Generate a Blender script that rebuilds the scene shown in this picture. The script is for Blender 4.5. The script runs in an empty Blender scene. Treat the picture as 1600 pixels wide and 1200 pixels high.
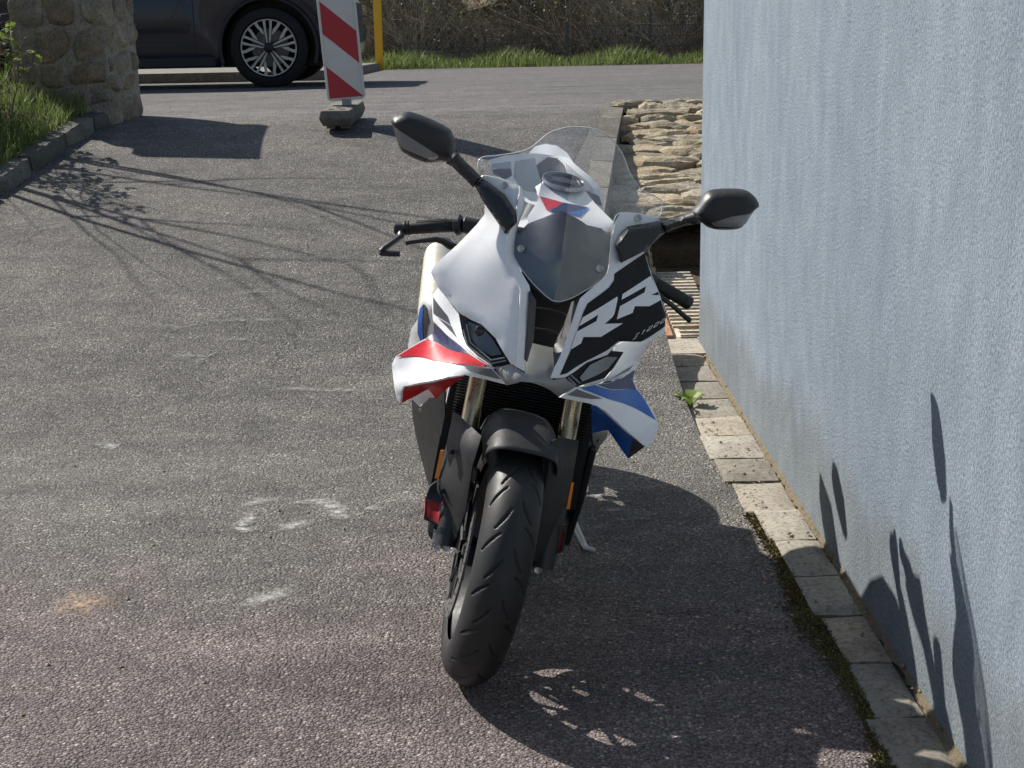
import bpy, bmesh, math, random
import numpy as np
from mathutils import Vector, Matrix
from mathutils.geometry import delaunay_2d_cdt
R = math.radians
scene = bpy.context.scene
col = scene.collection
rng = random.Random(7)

# ------------------------------------------------------------------ camera, sky, sun, exposure
cam_data = bpy.data.cameras.new('camera')
cam_data.sensor_width = 36.0
cam_data.lens = 49.5
cam_data.clip_start = 0.05
cam_data.clip_end = 600.0
cam = bpy.data.objects.new('camera', cam_data)
col.objects.link(cam)
cam.matrix_world = (Matrix.Translation((0, 0, 1.5)) @ Matrix.Rotation(R(-0.4792), 4, 'Z')
                    @ Matrix.Rotation(R(90 - 14.5857), 4, 'X') @ Matrix.Rotation(R(-1.1), 4, 'Z'))
scene.camera = cam

SUN_TRAVEL = Vector((1.0, -0.80, -1.15)).normalized()
world = bpy.data.worlds.new('World')
scene.world = world
world.use_nodes = True
wn = world.node_tree
sky = wn.nodes.new('ShaderNodeTexSky')
sky.sky_type = 'NISHITA'
sky.sun_disc = False
sky.sun_elevation = math.asin(-SUN_TRAVEL.z)
sky.sun_rotation = math.atan2(-SUN_TRAVEL.x, -SUN_TRAVEL.y)
sky.air_density = 1.0
sky.dust_density = 1.2
sky.ozone_density = 1.0
wn.links.new(sky.outputs[0], wn.nodes['Background'].inputs[0])
wn.nodes['Background'].inputs[1].default_value = 0.075
sun_data = bpy.data.lights.new('sun', 'SUN')
sun_data.energy = 5.0
sun_data.angle = R(0.53)
sun_data.color = (1.0, 0.95, 0.87)
sun = bpy.data.objects.new('sun', sun_data)
col.objects.link(sun)
sun.rotation_euler = SUN_TRAVEL.to_track_quat('-Z', 'Y').to_euler()
scene.view_settings.view_transform = 'Standard'
scene.view_settings.look = 'None'
scene.view_settings.exposure = 0.42
scene.view_settings.gamma = 1.0
scene.render.engine = 'CYCLES'

# ------------------------------------------------------------------ helpers
def put(o, parent=None, label=None, cat=None, group=None, kind=None):
    col.objects.link(o)
    if parent is not None:
        o.parent = parent
    if label: o['label'] = label
    if cat: o['category'] = cat
    if group: o['group'] = group
    if kind: o['kind'] = kind
    return o

def empty(name, loc=(0, 0, 0), rot=(0, 0, 0), **k):
    o = bpy.data.objects.new(name, None)
    o.location = loc
    o.rotation_euler = rot
    o.empty_display_size = 0.1
    return put(o, **k)

def mesh_obj(name, verts, faces, mat, parent=None, smooth=0, **k):
    me = bpy.data.meshes.new(name)
    me.from_pydata([tuple(v) for v in verts], [], [tuple(f) for f in faces])
    if mat is not None:
        me.materials.append(mat)
    if smooth:
        me.shade_smooth()
        if smooth < 180:
            me.set_sharp_from_angle(angle=R(smooth))
    me.update()
    return put(bpy.data.objects.new(name, me), parent, **k)

class MB:
    """collects shapes into one mesh"""
    def __init__(s):
        s.v = []; s.f = []
    def add(s, v, f):
        n = len(s.v)
        s.v += [tuple(p) for p in v]
        s.f += [tuple(i + n for i in q) for q in f]
        return s
    def box(s, c, d, M=None):
        v = [Vector(((i - .5) * d[0], (j - .5) * d[1], (k - .5) * d[2])) for i in (0, 1) for j in (0, 1) for k in (0, 1)]
        v = [(M @ p if M else p) + Vector(c) for p in v]
        return s.add(v, [(0, 1, 3, 2), (4, 6, 7, 5), (0, 4, 5, 1), (2, 3, 7, 6), (0, 2, 6, 4), (1, 5, 7, 3)])
    def tube(s, pts, rad, n=10, cap=True, squash=None):
        pts = [Vector(p) for p in pts]
        if not hasattr(rad, '__len__'): rad = [rad] * len(pts)
        v = []; up = None
        for i, p in enumerate(pts):
            t = (pts[min(i + 1, len(pts) - 1)] - pts[max(i - 1, 0)]).normalized()
            if up is None:
                up = Vector((0, 0, 1)) if abs(t.z) < .9 else Vector((0, 1, 0))
            a = t.cross(up).normalized(); b = a.cross(t).normalized(); up = b
            for k in range(n):
                w = 2 * math.pi * k / n
                v.append(p + (a * math.cos(w) + b * math.sin(w) * (squash or 1)) * rad[i])
        f = []
        for i in range(len(pts) - 1):
            for k in range(n):
                f.append((i * n + k, i * n + (k + 1) % n, (i + 1) * n + (k + 1) % n, (i + 1) * n + k))
        if cap:
            f.append(tuple(range(n - 1, -1, -1)))
            f.append(tuple(range((len(pts) - 1) * n, len(pts) * n)))
        return s.add(v, f)
    def lathe(s, prof, n=64, axis='x', c=(0, 0, 0), closed=False):
        """prof: (along, radius) list; revolve about axis through c"""
        v = []
        for a, r in prof:
            for k in range(n):
                w = 2 * math.pi * k / n
                p = {'x': (a, r * math.cos(w), r * math.sin(w)), 'y': (r * math.cos(w), a, r * math.sin(w)), 'z': (r * math.cos(w), r * math.sin(w), a)}[axis]
                v.append(Vector(p) + Vector(c))
        f = []
        m = len(prof)
        for i in range(m if closed else m - 1):
            j = (i + 1) % m
            for k in range(n):
                f.append((i * n + k, i * n + (k + 1) % n, j * n + (k + 1) % n, j * n + k))
        return s.add(v, f)
    def xf(s, M):
        s.v = [tuple(M @ Vector(p)) for p in s.v]
        return s
    def build(s, name, mat, parent=None, smooth=0, **k):
        return mesh_obj(name, s.v, s.f, mat, parent, smooth, **k)

# ------------------------------------------------------------------ materials
MATS = {}
def nodes(name):
    m = bpy.data.materials.new(name)
    m.use_nodes = True
    nt = m.node_tree
    return m, nt, nt.nodes['Principled BSDF']
def nd(nt, typ, **k):
    n = nt.nodes.new('ShaderNode' + typ)
    for a, b in k.items():
        if a.startswith('i_'):
            key = a[2:]
            n.inputs[int(key) if key.isdigit() else key.replace('_', ' ')].default_value = b
        else:
            setattr(n, a, b)
    return n
def ramp(nt, src, stops):
    r = nt.nodes.new('ShaderNodeValToRGB')
    el = r.color_ramp.elements
    while len(el) < len(stops): el.new(0.5)
    for e, (p, c) in zip(el, stops):
        e.position = p
        e.color = (*c, 1) if len(c) == 3 else c
    nt.links.new(src, r.inputs[0])
    return r
def mixc(nt, fac, a, b, blend='MIX'):
    m = nt.nodes.new('ShaderNodeMix')
    m.data_type = 'RGBA'; m.blend_type = blend
    for sock, val in ((0, fac), (6, a), (7, b)):
        if hasattr(val, 'is_linked'): nt.links.new(val, m.inputs[sock])
        else: m.inputs[sock].default_value = val if sock == 0 else (*val, 1)
    return m.outputs[2]
def coords(nt, scale=(1, 1, 1), out='Object'):
    t = nd(nt, 'TexCoord'); mp = nd(nt, 'Mapping')
    mp.inputs['Scale'].default_value = scale
    nt.links.new(t.outputs[out], mp.inputs[0])
    return mp.outputs[0]
def noise(nt, co, scale, detail=4, rough=.55):
    n = nd(nt, 'TexNoise'); n.inputs['Scale'].default_value = scale
    n.inputs['Detail'].default_value = detail; n.inputs['Roughness'].default_value = rough
    nt.links.new(co, n.inputs['Vector'])
    return n.outputs['Fac']
def bump(nt, b, h, strength, dist):
    n = nd(nt, 'Bump'); n.inputs['Strength'].default_value = strength; n.inputs['Distance'].default_value = dist
    nt.links.new(h, n.inputs['Height']); nt.links.new(n.outputs[0], b.inputs['Normal'])
    return n
def math_n(nt, op, a, b=0.0, clamp=False):
    n = nd(nt, 'Math', operation=op); n.use_clamp = clamp
    for i, val in enumerate((a, b)):
        if hasattr(val, 'is_linked'): nt.links.new(val, n.inputs[i])
        else: n.inputs[i].default_value = val
    return n.outputs[0]

def paint(name, c, rough=.25, metal=0, coat=0, dust_haze=.06, spec=.5, bump_s=0):
    if name in MATS: return MATS[name]
    m, nt, b = nodes(name)
    co = coords(nt)
    n = noise(nt, co, 9, 6, .65)
    r = ramp(nt, n, [(.35, tuple(x * (1 - dust_haze) for x in c)), (.7, tuple(min(1, x * (1 + dust_haze)) for x in c))])
    nt.links.new(r.outputs[0], b.inputs['Base Color'])
    b.inputs['Metallic'].default_value = metal
    b.inputs['Specular IOR Level'].default_value = spec
    rr = ramp(nt, noise(nt, co, 40, 5, .7), [(.3, (rough * .8,) * 3), (.75, (min(1, rough * 1.3),) * 3)])
    nt.links.new(rr.outputs[0], b.inputs['Roughness'])
    b.inputs['Coat Weight'].default_value = coat
    b.inputs['Coat Roughness'].default_value = .03
    if bump_s: bump(nt, b, noise(nt, co, 350, 3), bump_s, .001)
    MATS[name] = m
    return m
FACET = paint('facet_shade_grey', (.42, .44, .46), .25, 0, .5, .03)  # grey for drawn-in folds of the white tail, their shade given as colour
WHITE = paint('white_paint', (.84, .85, .86), .25, 0, .8, .03)
BLACKG = paint('gloss_black', (.008, .009, .012), .3, 0, 0, .05, .25)
BLACKP = paint('black_plastic', (.018, .019, .021), .42, 0, 0, .15, .5, .25)
DARKIN = paint('dark_cavity', (.008, .008, .009), .6, 0, 0, .2, .3)
GREYP = paint('dark_grey_satin', (.026, .027, .030), .55, .05, 0, .08, .4)
DGREY = paint('dark_grey_inset', (.05, .052, .058), .3, 0, .5, .05)
DASHM = paint('dash_grey', (.012, .013, .016), .5, 0, 0, .15, .4, .5)
RED = paint('red_paint', (.60, .02, .028), .38, 0, .25, .03, .35)
NAVY = paint('navy_paint', (.025, .03, .105), .35, 0, .3, .05, .4)
BLUE = paint('blue_paint', (.02, .12, .45), .35, 0, .3, .04, .4)
SILVER = paint('silver_paint', (.30, .30, .29), .4, .35, 0, .05)
SILVERD = paint('graphite_paint', (.15, .15, .145), .4, .1, .2, .06)
INTW = paint('intake_plastic', (.07, .07, .072), .6)
GOLD = paint('fork_gold', (.42, .36, .24), .28, .9, 0, .1)
STEEL = paint('steel', (.45, .45, .44), .32, 1, 0, .15)
DISC = paint('disc_steel', (.16, .155, .15), .5, .6, 0, .25)
ALU = paint('cast_aluminium', (.33, .33, .32), .5, .3, 0, .15)
STANDM = paint('stand_grey', (.58, .57, .54), .45, .1)
LENSG = paint('pale_lens', (.24, .25, .255), .12, 0, 1, .35)
TITAN = paint('muffler_titanium', (.72, .66, .54), .38, .55, 0, .08)
ORANGE = paint('orange_reflector', (.85, .25, .02), .3, 0, .5, .1)
LENS = paint('signal_lens', (.20, .205, .21), .1, 0, 1, .2)
HGLASS = paint('headlight_lens', (.10, .11, .11), .06, .3, 1, .25)
DUCTRED = paint('duct_red', (.42, .03, .045), .45)
SUVP = paint('suv_navy', (.006, .009, .024), .22, 0, .4, .05, .45)
SUVT = paint('suv_trim', (.010, .010, .012), .5)
GLASSD = paint('dark_glass', (.01, .011, .012), .05, 0, .5)
YELLOW = paint('post_yellow', (.78, .42, .02), .4, 0, 0, .08)
SIGNW = paint('sign_white', (.62, .61, .58), .45, 0, 0, .06)
SIGNR = paint('sign_red', (.42, .02, .03), .4, 0, 0, .08)
FENCEM = paint('fence_green', (.055, .07, .065), .4)

def screen_mat():
    m = bpy.data.materials.new('clear_acrylic'); m.use_nodes = True
    nt = m.node_tree; nt.nodes.clear()
    out = nd(nt, 'OutputMaterial'); mix = nd(nt, 'MixShader')
    tr = nd(nt, 'BsdfTransparent'); tr.inputs[0].default_value = (.97, .975, .975, 1)
    gl = nd(nt, 'BsdfGlossy'); gl.inputs['Roughness'].default_value = .02
    gl.inputs[0].default_value = (1, 1, 1, 1)
    df = nd(nt, 'BsdfDiffuse'); df.inputs[0].default_value = (.8, .82, .84, 1)
    lw = nd(nt, 'LayerWeight'); fr = ramp(nt, lw.outputs['Facing'], [(0, (.07,) * 3), (.5, (.12,) * 3), (.75, (.28,) * 3), (1, (.9,) * 3)])
    nt.links.new(fr.outputs[0], mix.inputs[0]); nt.links.new(tr.outputs[0], mix.inputs[1]); nt.links.new(gl.outputs[0], mix.inputs[2])
    m2 = nd(nt, 'MixShader')
    co = coords(nt, (6, 6, 1.2))
    dust_haze = ramp(nt, noise(nt, co, 5, 5, .6), [(.35, (.006,) * 3), (.75, (.035,) * 3)])  # streaky haze of reflected light, painted as pale diffuse
    nt.links.new(dust_haze.outputs[0], m2.inputs[0]); nt.links.new(mix.outputs[0], m2.inputs[1]); nt.links.new(df.outputs[0], m2.inputs[2])
    nt.links.new(m2.outputs[0], out.inputs[0])
    return m
SCREEN = screen_mat()

def asphalt(name, mauve, light=1.0):
    m, nt, b = nodes(name)
    co = coords(nt)
    warp = nd(nt, 'TexNoise'); warp.inputs['Scale'].default_value = 90
    nt.links.new(co, warp.inputs['Vector'])
    wv = nd(nt, 'VectorMath', operation='MULTIPLY_ADD')
    nt.links.new(warp.outputs['Color'], wv.inputs[0]); wv.inputs[1].default_value = (.007, .007, .007); nt.links.new(co, wv.inputs[2])
    v1 = nd(nt, 'TexVoronoi'); v1.inputs['Scale'].default_value = 135
    nt.links.new(wv.outputs[0], v1.inputs['Vector'])
    v2 = nd(nt, 'TexVoronoi'); v2.inputs['Scale'].default_value = 290
    nt.links.new(wv.outputs[0], v2.inputs['Vector'])
    sep = nd(nt, 'SeparateColor'); nt.links.new(v1.outputs['Color'], sep.inputs[0])
    chip = ramp(nt, sep.outputs[0], [(0, (.06, .056, .055)), (.45, (.115, .109, .106)), (.8, (.175, .167, .162)), (.95, (.26, .25, .238)), (1, (.5, .49, .46))])
    sep2 = nd(nt, 'SeparateColor'); nt.links.new(v2.outputs['Color'], sep2.inputs[0])
    chip2 = ramp(nt, sep2.outputs[1], [(0, (.075, .071, .068)), (.6, (.125, .119, .114)), (1, (.19, .183, .175))])
    base = mixc(nt, .5, chip.outputs[0], chip2.outputs[0])
    gap = ramp(nt, v1.outputs['Distance'], [(.25, (1.05, 1.05, 1.05)), (.75, (.40, .39, .39))])
    base = mixc(nt, 1.0, base, gap.outputs[0], 'MULTIPLY')
    # newer mauve wearing course nearest the camera side, older grey further up
    sx = nd(nt, 'SeparateXYZ'); nt.links.new(co, sx.inputs[0])
    pm = math_n(nt, 'ADD', math_n(nt, 'MULTIPLY', sx.outputs[1], -.55), math_n(nt, 'MULTIPLY', noise(nt, co, .9, 6, .62), 1.9))
    p = ramp(nt, math_n(nt, 'ADD', pm, 1.62), [(.30, (1.0, .995, .95)), (.75, (1.02, .90, .905))])
    if mauve: base = mixc(nt, 1.0, base, p.outputs[0], 'MULTIPLY')
    co2 = coords(nt, (.6, 1.9, 1))
    w = ramp(nt, noise(nt, co2, 1.5, 8, .7), [(.28, (.62,) * 3), (.47, (.95,) * 3), (.62, (1.15, 1.14, 1.11)), (.78, (1.65, 1.63, 1.57))])
    base = mixc(nt, 1.0, base, w.outputs[0], 'MULTIPLY')
    mottle = ramp(nt, noise(nt, co, 7, 7, .72), [(.25, (.68,) * 3), (.5, (1,) * 3), (.75, (1.36,) * 3)])
    base = mixc(nt, 1.0, base, mottle.outputs[0], 'MULTIPLY')
    # fine hairline cracks, only here and there
    wc = nd(nt, 'TexNoise'); wc.inputs['Scale'].default_value = 5; wc.inputs['Detail'].default_value = 6
    nt.links.new(co, wc.inputs['Vector'])
    wcv = nd(nt, 'VectorMath', operation='MULTIPLY_ADD')
    nt.links.new(wc.outputs['Color'], wcv.inputs[0]); wcv.inputs[1].default_value = (.35, .35, .35); nt.links.new(co, wcv.inputs[2])
    v3 = nd(nt, 'TexVoronoi', feature='DISTANCE_TO_EDGE'); v3.inputs['Scale'].default_value = 1.1
    nt.links.new(wcv.outputs[0], v3.inputs['Vector'])
    ck = ramp(nt, v3.outputs['Distance'], [(.0, (.35,) * 3), (.006, (1,) * 3)])
    cm = ramp(nt, noise(nt, co, 1.7, 4), [(.52, (0,) * 3), (.6, (1,) * 3)])
    base = mixc(nt, cm.outputs[0], base, mixc(nt, 1.0, base, ck.outputs[0], 'MULTIPLY'))
    base = mixc(nt, 1.0, base, (light, light, light), 'MULTIPLY')
    nt.links.new(base, b.inputs['Base Color'])
    b.inputs['Roughness'].default_value = .8
    b.inputs['Specular IOR Level'].default_value = .3
    h = math_n(nt, 'MULTIPLY', v1.outputs['Distance'], -1.0)
    h = math_n(nt, 'ADD', h, math_n(nt, 'MULTIPLY', sep.outputs[1], .6))
    h = math_n(nt, 'ADD', h, math_n(nt, 'MULTIPLY', v2.outputs['Distance'], -.35))
    h = math_n(nt, 'ADD', h, math_n(nt, 'MULTIPLY', noise(nt, co, 9, 5), 1.4))
    bump(nt, b, h, 1.0, .0065)
    return m
ASPH = asphalt('asphalt_drive', 1, 1.6)
ASPHR = asphalt('asphalt_road', 0, 1.75)

def stone_mat(name, stops, scale=6, bs=.6, bd=.01, per_obj=True):
    m, nt, b = nodes(name)
    co = coords(nt)
    oi = nd(nt, 'ObjectInfo')
    va = nd(nt, 'VectorMath', operation='ADD'); nt.links.new(co, va.inputs[0])
    sc = nd(nt, 'VectorMath', operation='SCALE'); nt.links.new(oi.outputs['Random'], sc.inputs['Scale']); sc.inputs[0].default_value = (37, 19, 53)
    nt.links.new(sc.outputs[0], va.inputs[1])
    n1 = noise(nt, va.outputs[0], scale, 8, .68)
    r = ramp(nt, n1, stops)
    tint = ramp(nt, oi.outputs['Random'], [(0, (.58, .56, .52)), (.3, (1.0, .98, .94)), (.5, (.85, .72, .58)), (.75, (1.18, 1.14, 1.06)), (1, (.72, .72, .72))])
    c = mixc(nt, 1.0, r.outputs[0], tint.outputs[0], 'MULTIPLY')
    sp = ramp(nt, noise(nt, va.outputs[0], scale * 9, 5, .7), [(.36, (.55, .53, .5)), (.5, (1, 1, 1)), (.7, (1.15, 1.15, 1.12))])
    c = mixc(nt, 1.0, c, sp.outputs[0], 'MULTIPLY')
    nt.links.new(c, b.inputs['Base Color'])
    b.inputs['Roughness'].default_value = .9
    h = math_n(nt, 'ADD', noise(nt, va.outputs[0], scale * 5, 8, .72), math_n(nt, 'MULTIPLY', n1, .8))
    bump(nt, b, h, bs, bd)
    return m
STONE = stone_mat('limestone', [(.25, (.24, .19, .12)), (.42, (.50, .43, .31)), (.58, (.68, .62, .49)), (.8, (.44, .37, .27))], 11, 1.0, .025)
PSTONE = stone_mat('pillar_stone', [(.25, (.17, .155, .13)), (.5, (.30, .27, .22)), (.65, (.40, .36, .29)), (.8, (.27, .19, .12))], 7, .8, .02)
DSTONE = stone_mat('shaded_stone', [(.25, (.03, .026, .02)), (.5, (.07, .06, .045)), (.75, (.12, .10, .08))], 8, .9, .02)  # colours darkened to carry the shade of the face below the slope
MORTAR = stone_mat('mortar', [(.3, (.22, .205, .18)), (.7, (.36, .335, .29))], 7, .8, .015)
KERBM = stone_mat('kerb_concrete', [(.3, (.08, .085, .07)), (.5, (.17, .17, .155)), (.68, (.10, .11, .09)), (.8, (.33, .33, .31))], 7, .7, .01)
PAVER = stone_mat('paver_concrete', [(.3, (.25, .235, .205)), (.55, (.36, .34, .30)), (.75, (.43, .40, .35))], 8, .5, .006)
KERB2 = stone_mat('weathered_kerb', [(.3, (.13, .12, .105)), (.55, (.24, .225, .20)), (.75, (.34, .32, .285))], 9, .8, .012)
CONC = stone_mat('pale_concrete', [(.3, (.30, .285, .26)), (.7, (.46, .44, .40))], 5, .5, .01)
SOIL = stone_mat('soil', [(.3, (.07, .055, .035)), (.7, (.16, .12, .08))], 9, 1, .02)
BASEM = stone_mat('base_rubber', [(.3, (.10, .10, .095)), (.7, (.17, .168, .16))], 11, .4, .006)
SAND = stone_mat('sand_fill', [(.3, (.11, .10, .08)), (.5, (.27, .245, .18)), (.75, (.26, .25, .22))], 40, 1, .01)
WOOD = stone_mat('weathered_board', [(.3, (.50, .46, .38)), (.7, (.68, .65, .57))], 6, .5, .006)
TERRA = stone_mat('terracotta', [(.3, (.36, .17, .10)), (.7, (.55, .32, .20))], 10, .6, .006)

def render_wall():
    m, nt, b = nodes('blue_grey_render')
    co = coords(nt)
    st = coords(nt, (4.5, 4.5, 2.1))
    base = ramp(nt, noise(nt, st, 2.2, 7, .62), [(.28, (.214, .262, .316)), (.5, (.256, .306, .364)), (.72, (.302, .354, .412))])
    big = ramp(nt, noise(nt, coords(nt, (1.3, 1.3, .5)), 1.2, 5, .6), [(.3, (.88, .9, .92)), (.7, (1.1, 1.08, 1.06))])
    c = mixc(nt, 1.0, base.outputs[0], big.outputs[0], 'MULTIPLY')
    grain = noise(nt, coords(nt, (1, 1, .75)), 150, 5, .75)
    g = ramp(nt, grain, [(.3, (.42, .45, .48)), (.5, (1, 1, 1)), (.72, (1.5, 1.48, 1.44))])
    c = mixc(nt, 1.0, c, g.outputs[0], 'MULTIPLY')
    # splash dirt close to the ground
    sx = nd(nt, 'SeparateXYZ'); nt.links.new(co, sx.inputs[0])
    zz = math_n(nt, 'ADD', sx.outputs[2], math_n(nt, 'MULTIPLY', noise(nt, coords(nt, (1, 1, .3)), 5, 6, .7), -.45))
    d = ramp(nt, zz, [(.0, (.84, .81, .75)), (.10, (1, 1, 1))])
    c = mixc(nt, 1.0, c, d.outputs[0], 'MULTIPLY')
    nt.links.new(c, b.inputs['Base Color'])
    b.inputs['Roughness'].default_value = .9
    b.inputs['Specular IOR Level'].default_value = .25
    h = math_n(nt, 'ADD', grain, math_n(nt, 'MULTIPLY', noise(nt, coords(nt, (9, 9, 5)), 11, 7, .7), .8))
    bump(nt, b, h, .9, .008)
    return m
WALLM = render_wall()

def leaf_mat(name, c1, c2, rough=.6, trans=.25):
    m, nt, b = nodes(name)
    oi = noise(nt, coords(nt), 5.3, 3)
    r = ramp(nt, oi, [(.3, c1), (.7, c2)])
    nt.links.new(r.outputs[0], b.inputs['Base Color'])
    b.inputs['Roughness'].default_value = rough
    if trans:
        t = nd(nt, 'BsdfTranslucent'); nt.links.new(r.outputs[0], t.inputs[0])
        mx = nd(nt, 'MixShader'); mx.inputs[0].default_value = trans
        out = nt.nodes['Material Output']
        nt.links.new(b.outputs[0], mx.inputs[1]); nt.links.new(t.outputs[0], mx.inputs[2]); nt.links.new(mx.outputs[0], out.inputs[0])
    return m
GRASS = leaf_mat('grass', (.11, .165, .04), (.26, .31, .11), .55, .4)
LEAF = leaf_mat('young_leaf', (.14, .22, .03), (.30, .38, .08), .5, .4)
DLEAF = leaf_mat('hedge_leaf', (.05, .065, .022), (.17, .175, .07), .6, .35)
TWIG = leaf_mat('twig', (.13, .10, .07), (.38, .32, .245), .8, .1)
TWIGR = leaf_mat('bramble_cane', (.13, .08, .055), (.29, .20, .14), .8, .1)
TWIGG = leaf_mat('grey_cane', (.18, .165, .13), (.48, .44, .37), .8, .1)
BLOSSOM = leaf_mat('blossom', (.5, .45, .42), (.7, .66, .62), .7, .2)
MOSS = leaf_mat('moss', (.11, .07, .032), (.17, .16, .05), .9, 0)
DARKBACK = leaf_mat('undergrowth', (.08, .064, .042), (.19, .15, .10), 1, 0)

def speck_mat(name, c, lo, hi, scale, edge=True):
    """thin stain: colour seen through a broken noise mask"""
    m, nt, b = nodes(name)
    b.inputs['Base Color'].default_value = (*c, 1); b.inputs['Roughness'].default_value = .9
    out = nt.nodes['Material Output']
    tr = nd(nt, 'BsdfTransparent'); mx = nd(nt, 'MixShader')
    co = coords(nt)
    f = ramp(nt, noise(nt, co, scale, 8, .75), [(lo, (0,) * 3), (hi, (1,) * 3)])
    uv = nd(nt, 'UVMap'); sx = nd(nt, 'SeparateXYZ'); nt.links.new(uv.outputs[0], sx.inputs[0])
    e = math_n(nt, 'MULTIPLY', f.outputs[0], sx.outputs[0], True)
    nt.links.new(e, mx.inputs[0]); nt.links.new(tr.outputs[0], mx.inputs[1]); nt.links.new(b.outputs[0], mx.inputs[2]); nt.links.new(mx.outputs[0], out.inputs[0])
    return m

# ------------------------------------------------------------------ terrain
KN = [(-60, 0), (5.2, 0), (9.15, .885), (9.9, .90), (14.5, .865), (25, .68), (40, .6), (400, 0)]
def gz0(y):
    for (a, za), (b, zb) in zip(KN, KN[1:]):
        if y <= b: return za + (zb - za) * (y - a) / (b - a)
    return KN[-1][1]
def gz(y):
    return sum(gz0(y + d * .12) for d in range(-4, 5)) / 9
def xr(y):                                  # right edge of the asphalt
    if y < 6.32: return .745
    return .47 + (min(y, 9.45) - 7.6) * .139
XL = [(0, .785), (2.6, .785), (3.1, .805), (3.6, .79), (4.15, .765), (4.7, .725), (5.3, .712), (7, .712)]
def xl(y):
    for (a, xa), (b, xb) in zip(XL, XL[1:]):
        if y <= b: return xa + (xb - xa) * (y - a) / (b - a)
    return XL[-1][1]
def frange(a, b, s):
    n = max(1, int(round((b - a) / s)))
    return [a + (b - a) * i / n for i in range(n + 1)]

def sheet(name, ys, x0, x1, z, mat, nx=12, **k):
    v = []; f = []
    for y in ys:
        a = x0(y) if callable(x0) else x0; b = x1(y) if callable(x1) else x1
        for i in range(nx + 1):
            v.append((a + (b - a) * i / nx, y, z(y)))
    for j in range(len(ys) - 1):
        for i in range(nx):
            q = j * (nx + 1) + i
            f.append((q, q + 1, q + nx + 2, q + nx + 1))
    return mesh_obj(name, v, f, mat, None, 60, **k)
sheet('ground', frange(-40, 400, 4), -250, 250, lambda y: gz(y) - .45, SOIL, 4, kind='structure')
drive = sheet('driveway', frange(-6, 6.3, .2), -6, lambda y: xl(y) + .008, gz, ASPH, 8, kind='structure')
ramp_o = sheet('driveway_ramp', [6.3] + frange(6.36, 9.45, .1), -6, xr, lambda y: gz(y) if y > 6.3 else gz(y), ASPH, 8, kind='structure')
sheet('road', [9.45, 9.52, 9.58, 9.585] + frange(9.7, 24.2, .3), -30, lambda y: 30 if y > 9.58 else xr(9.45), gz, ASPHR, 12, kind='structure')
sheet('yard_floor', frange(6.2, 7.66, .2), .40, 4, lambda y: -.02 + max(0, (y - 6.45)) * .14, SOIL, 6, kind='structure')
# far pavement with its kerb behind the car
v = []; f = []
pys = [17.2, 17.204, 17.32, 17.324] + frange(17.6, 24, .8)
for i, yy in enumerate(pys):
    z = gz(yy) + (.004 if i == 0 else .115)
    for xx in (-30, -14, -6, -2.2): v.append((xx, yy, z))
    v.append((-1.9, yy + .12, z)); v.append((-1.86, yy + .16, gz(yy) - .05))
for i in range(len(pys) - 1):
    for j in range(5):
        q = i * 6 + j
        f.append((q, q + 1, q + 7, q + 6))
mesh_obj('pavement', v, f, KERB2, None, 0, kind='structure')

# ------------------------------------------------------------------ house wall
house = empty('house', (.93, 2, 0), label='house with rough blue-grey rendered wall along the driveway', cat='house')
hb = MB(); hb.box((3.5, -.6, 2.4), (7.0, 10.0, 5.0))
hb.build('wall', WALLM, house)
rf = MB(); rf.box((3.5, -.6, 5.02), (7.3, 10.3, .24)); rf.build('roof', GREYP, house)

# ------------------------------------------------------------------ bits of stone
def blob_stone(w, h, d, seed, nx=6, ny=4, rough=.012, round_=.35, jit=1.0, pil=.55):
    """pillow stone in the x (w), z (h) plane, front towards -y, depth d behind; one closed mesh"""
    r = random.Random(seed)
    ph = [r.uniform(0, 6.28) for _ in range(6)]
    cj = [(r.uniform(-.12, .12) * w * jit, r.uniform(-.16, .16) * h * jit) for _ in range(4)]
    V = []; F = []
    for j in range(ny + 1):
        for i in range(nx + 1):
            u = i / nx; t = j / ny
            uu = u * 2 - 1; tt = t * 2 - 1
            k = 1 - round_ * .28 * (uu * uu * tt * tt)
            x = uu * w / 2 * k; z = tt * h / 2 * k
            for (cx, cz), fu, ft in ((cj[0], 1 - u, 1 - t), (cj[1], u, 1 - t), (cj[2], u, t), (cj[3], 1 - u, t)):
                x += cx * fu * ft; z += cz * fu * ft
            x += .03 * jit * w * math.sin(3 * t * 2 + ph[0]); z += .07 * jit * h * math.sin(4 * u + ph[1])
            e = max(abs(uu), abs(tt)) ** 4
            y = rough * (math.sin(5 * u + ph[2]) * math.cos(4 * t + ph[3]) + r.uniform(-.6, .6)) + d * pil * e
            V.append((x, y, z))
    n = (nx + 1) * (ny + 1)
    for j in range(ny):
        for i in range(nx):
            q = j * (nx + 1) + i
            F.append((q, q + 1, q + nx + 2, q + nx + 1))
    ring = [i for i in range(nx + 1)] + [j * (nx + 1) + nx for j in range(1, ny + 1)] + [ny * (nx + 1) + i for i in range(nx - 1, -1, -1)] + [j * (nx + 1) for j in range(ny - 1, 0, -1)]
    b0 = len(V)
    for q in ring: V.append((V[q][0], d, V[q][2]))
    m = len(ring)
    for i in range(m):
        F.append((ring[i], b0 + i, b0 + (i + 1) % m, ring[(i + 1) % m]))
    F.append(tuple(b0 + i for i in range(m)))
    return V, F

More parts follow.
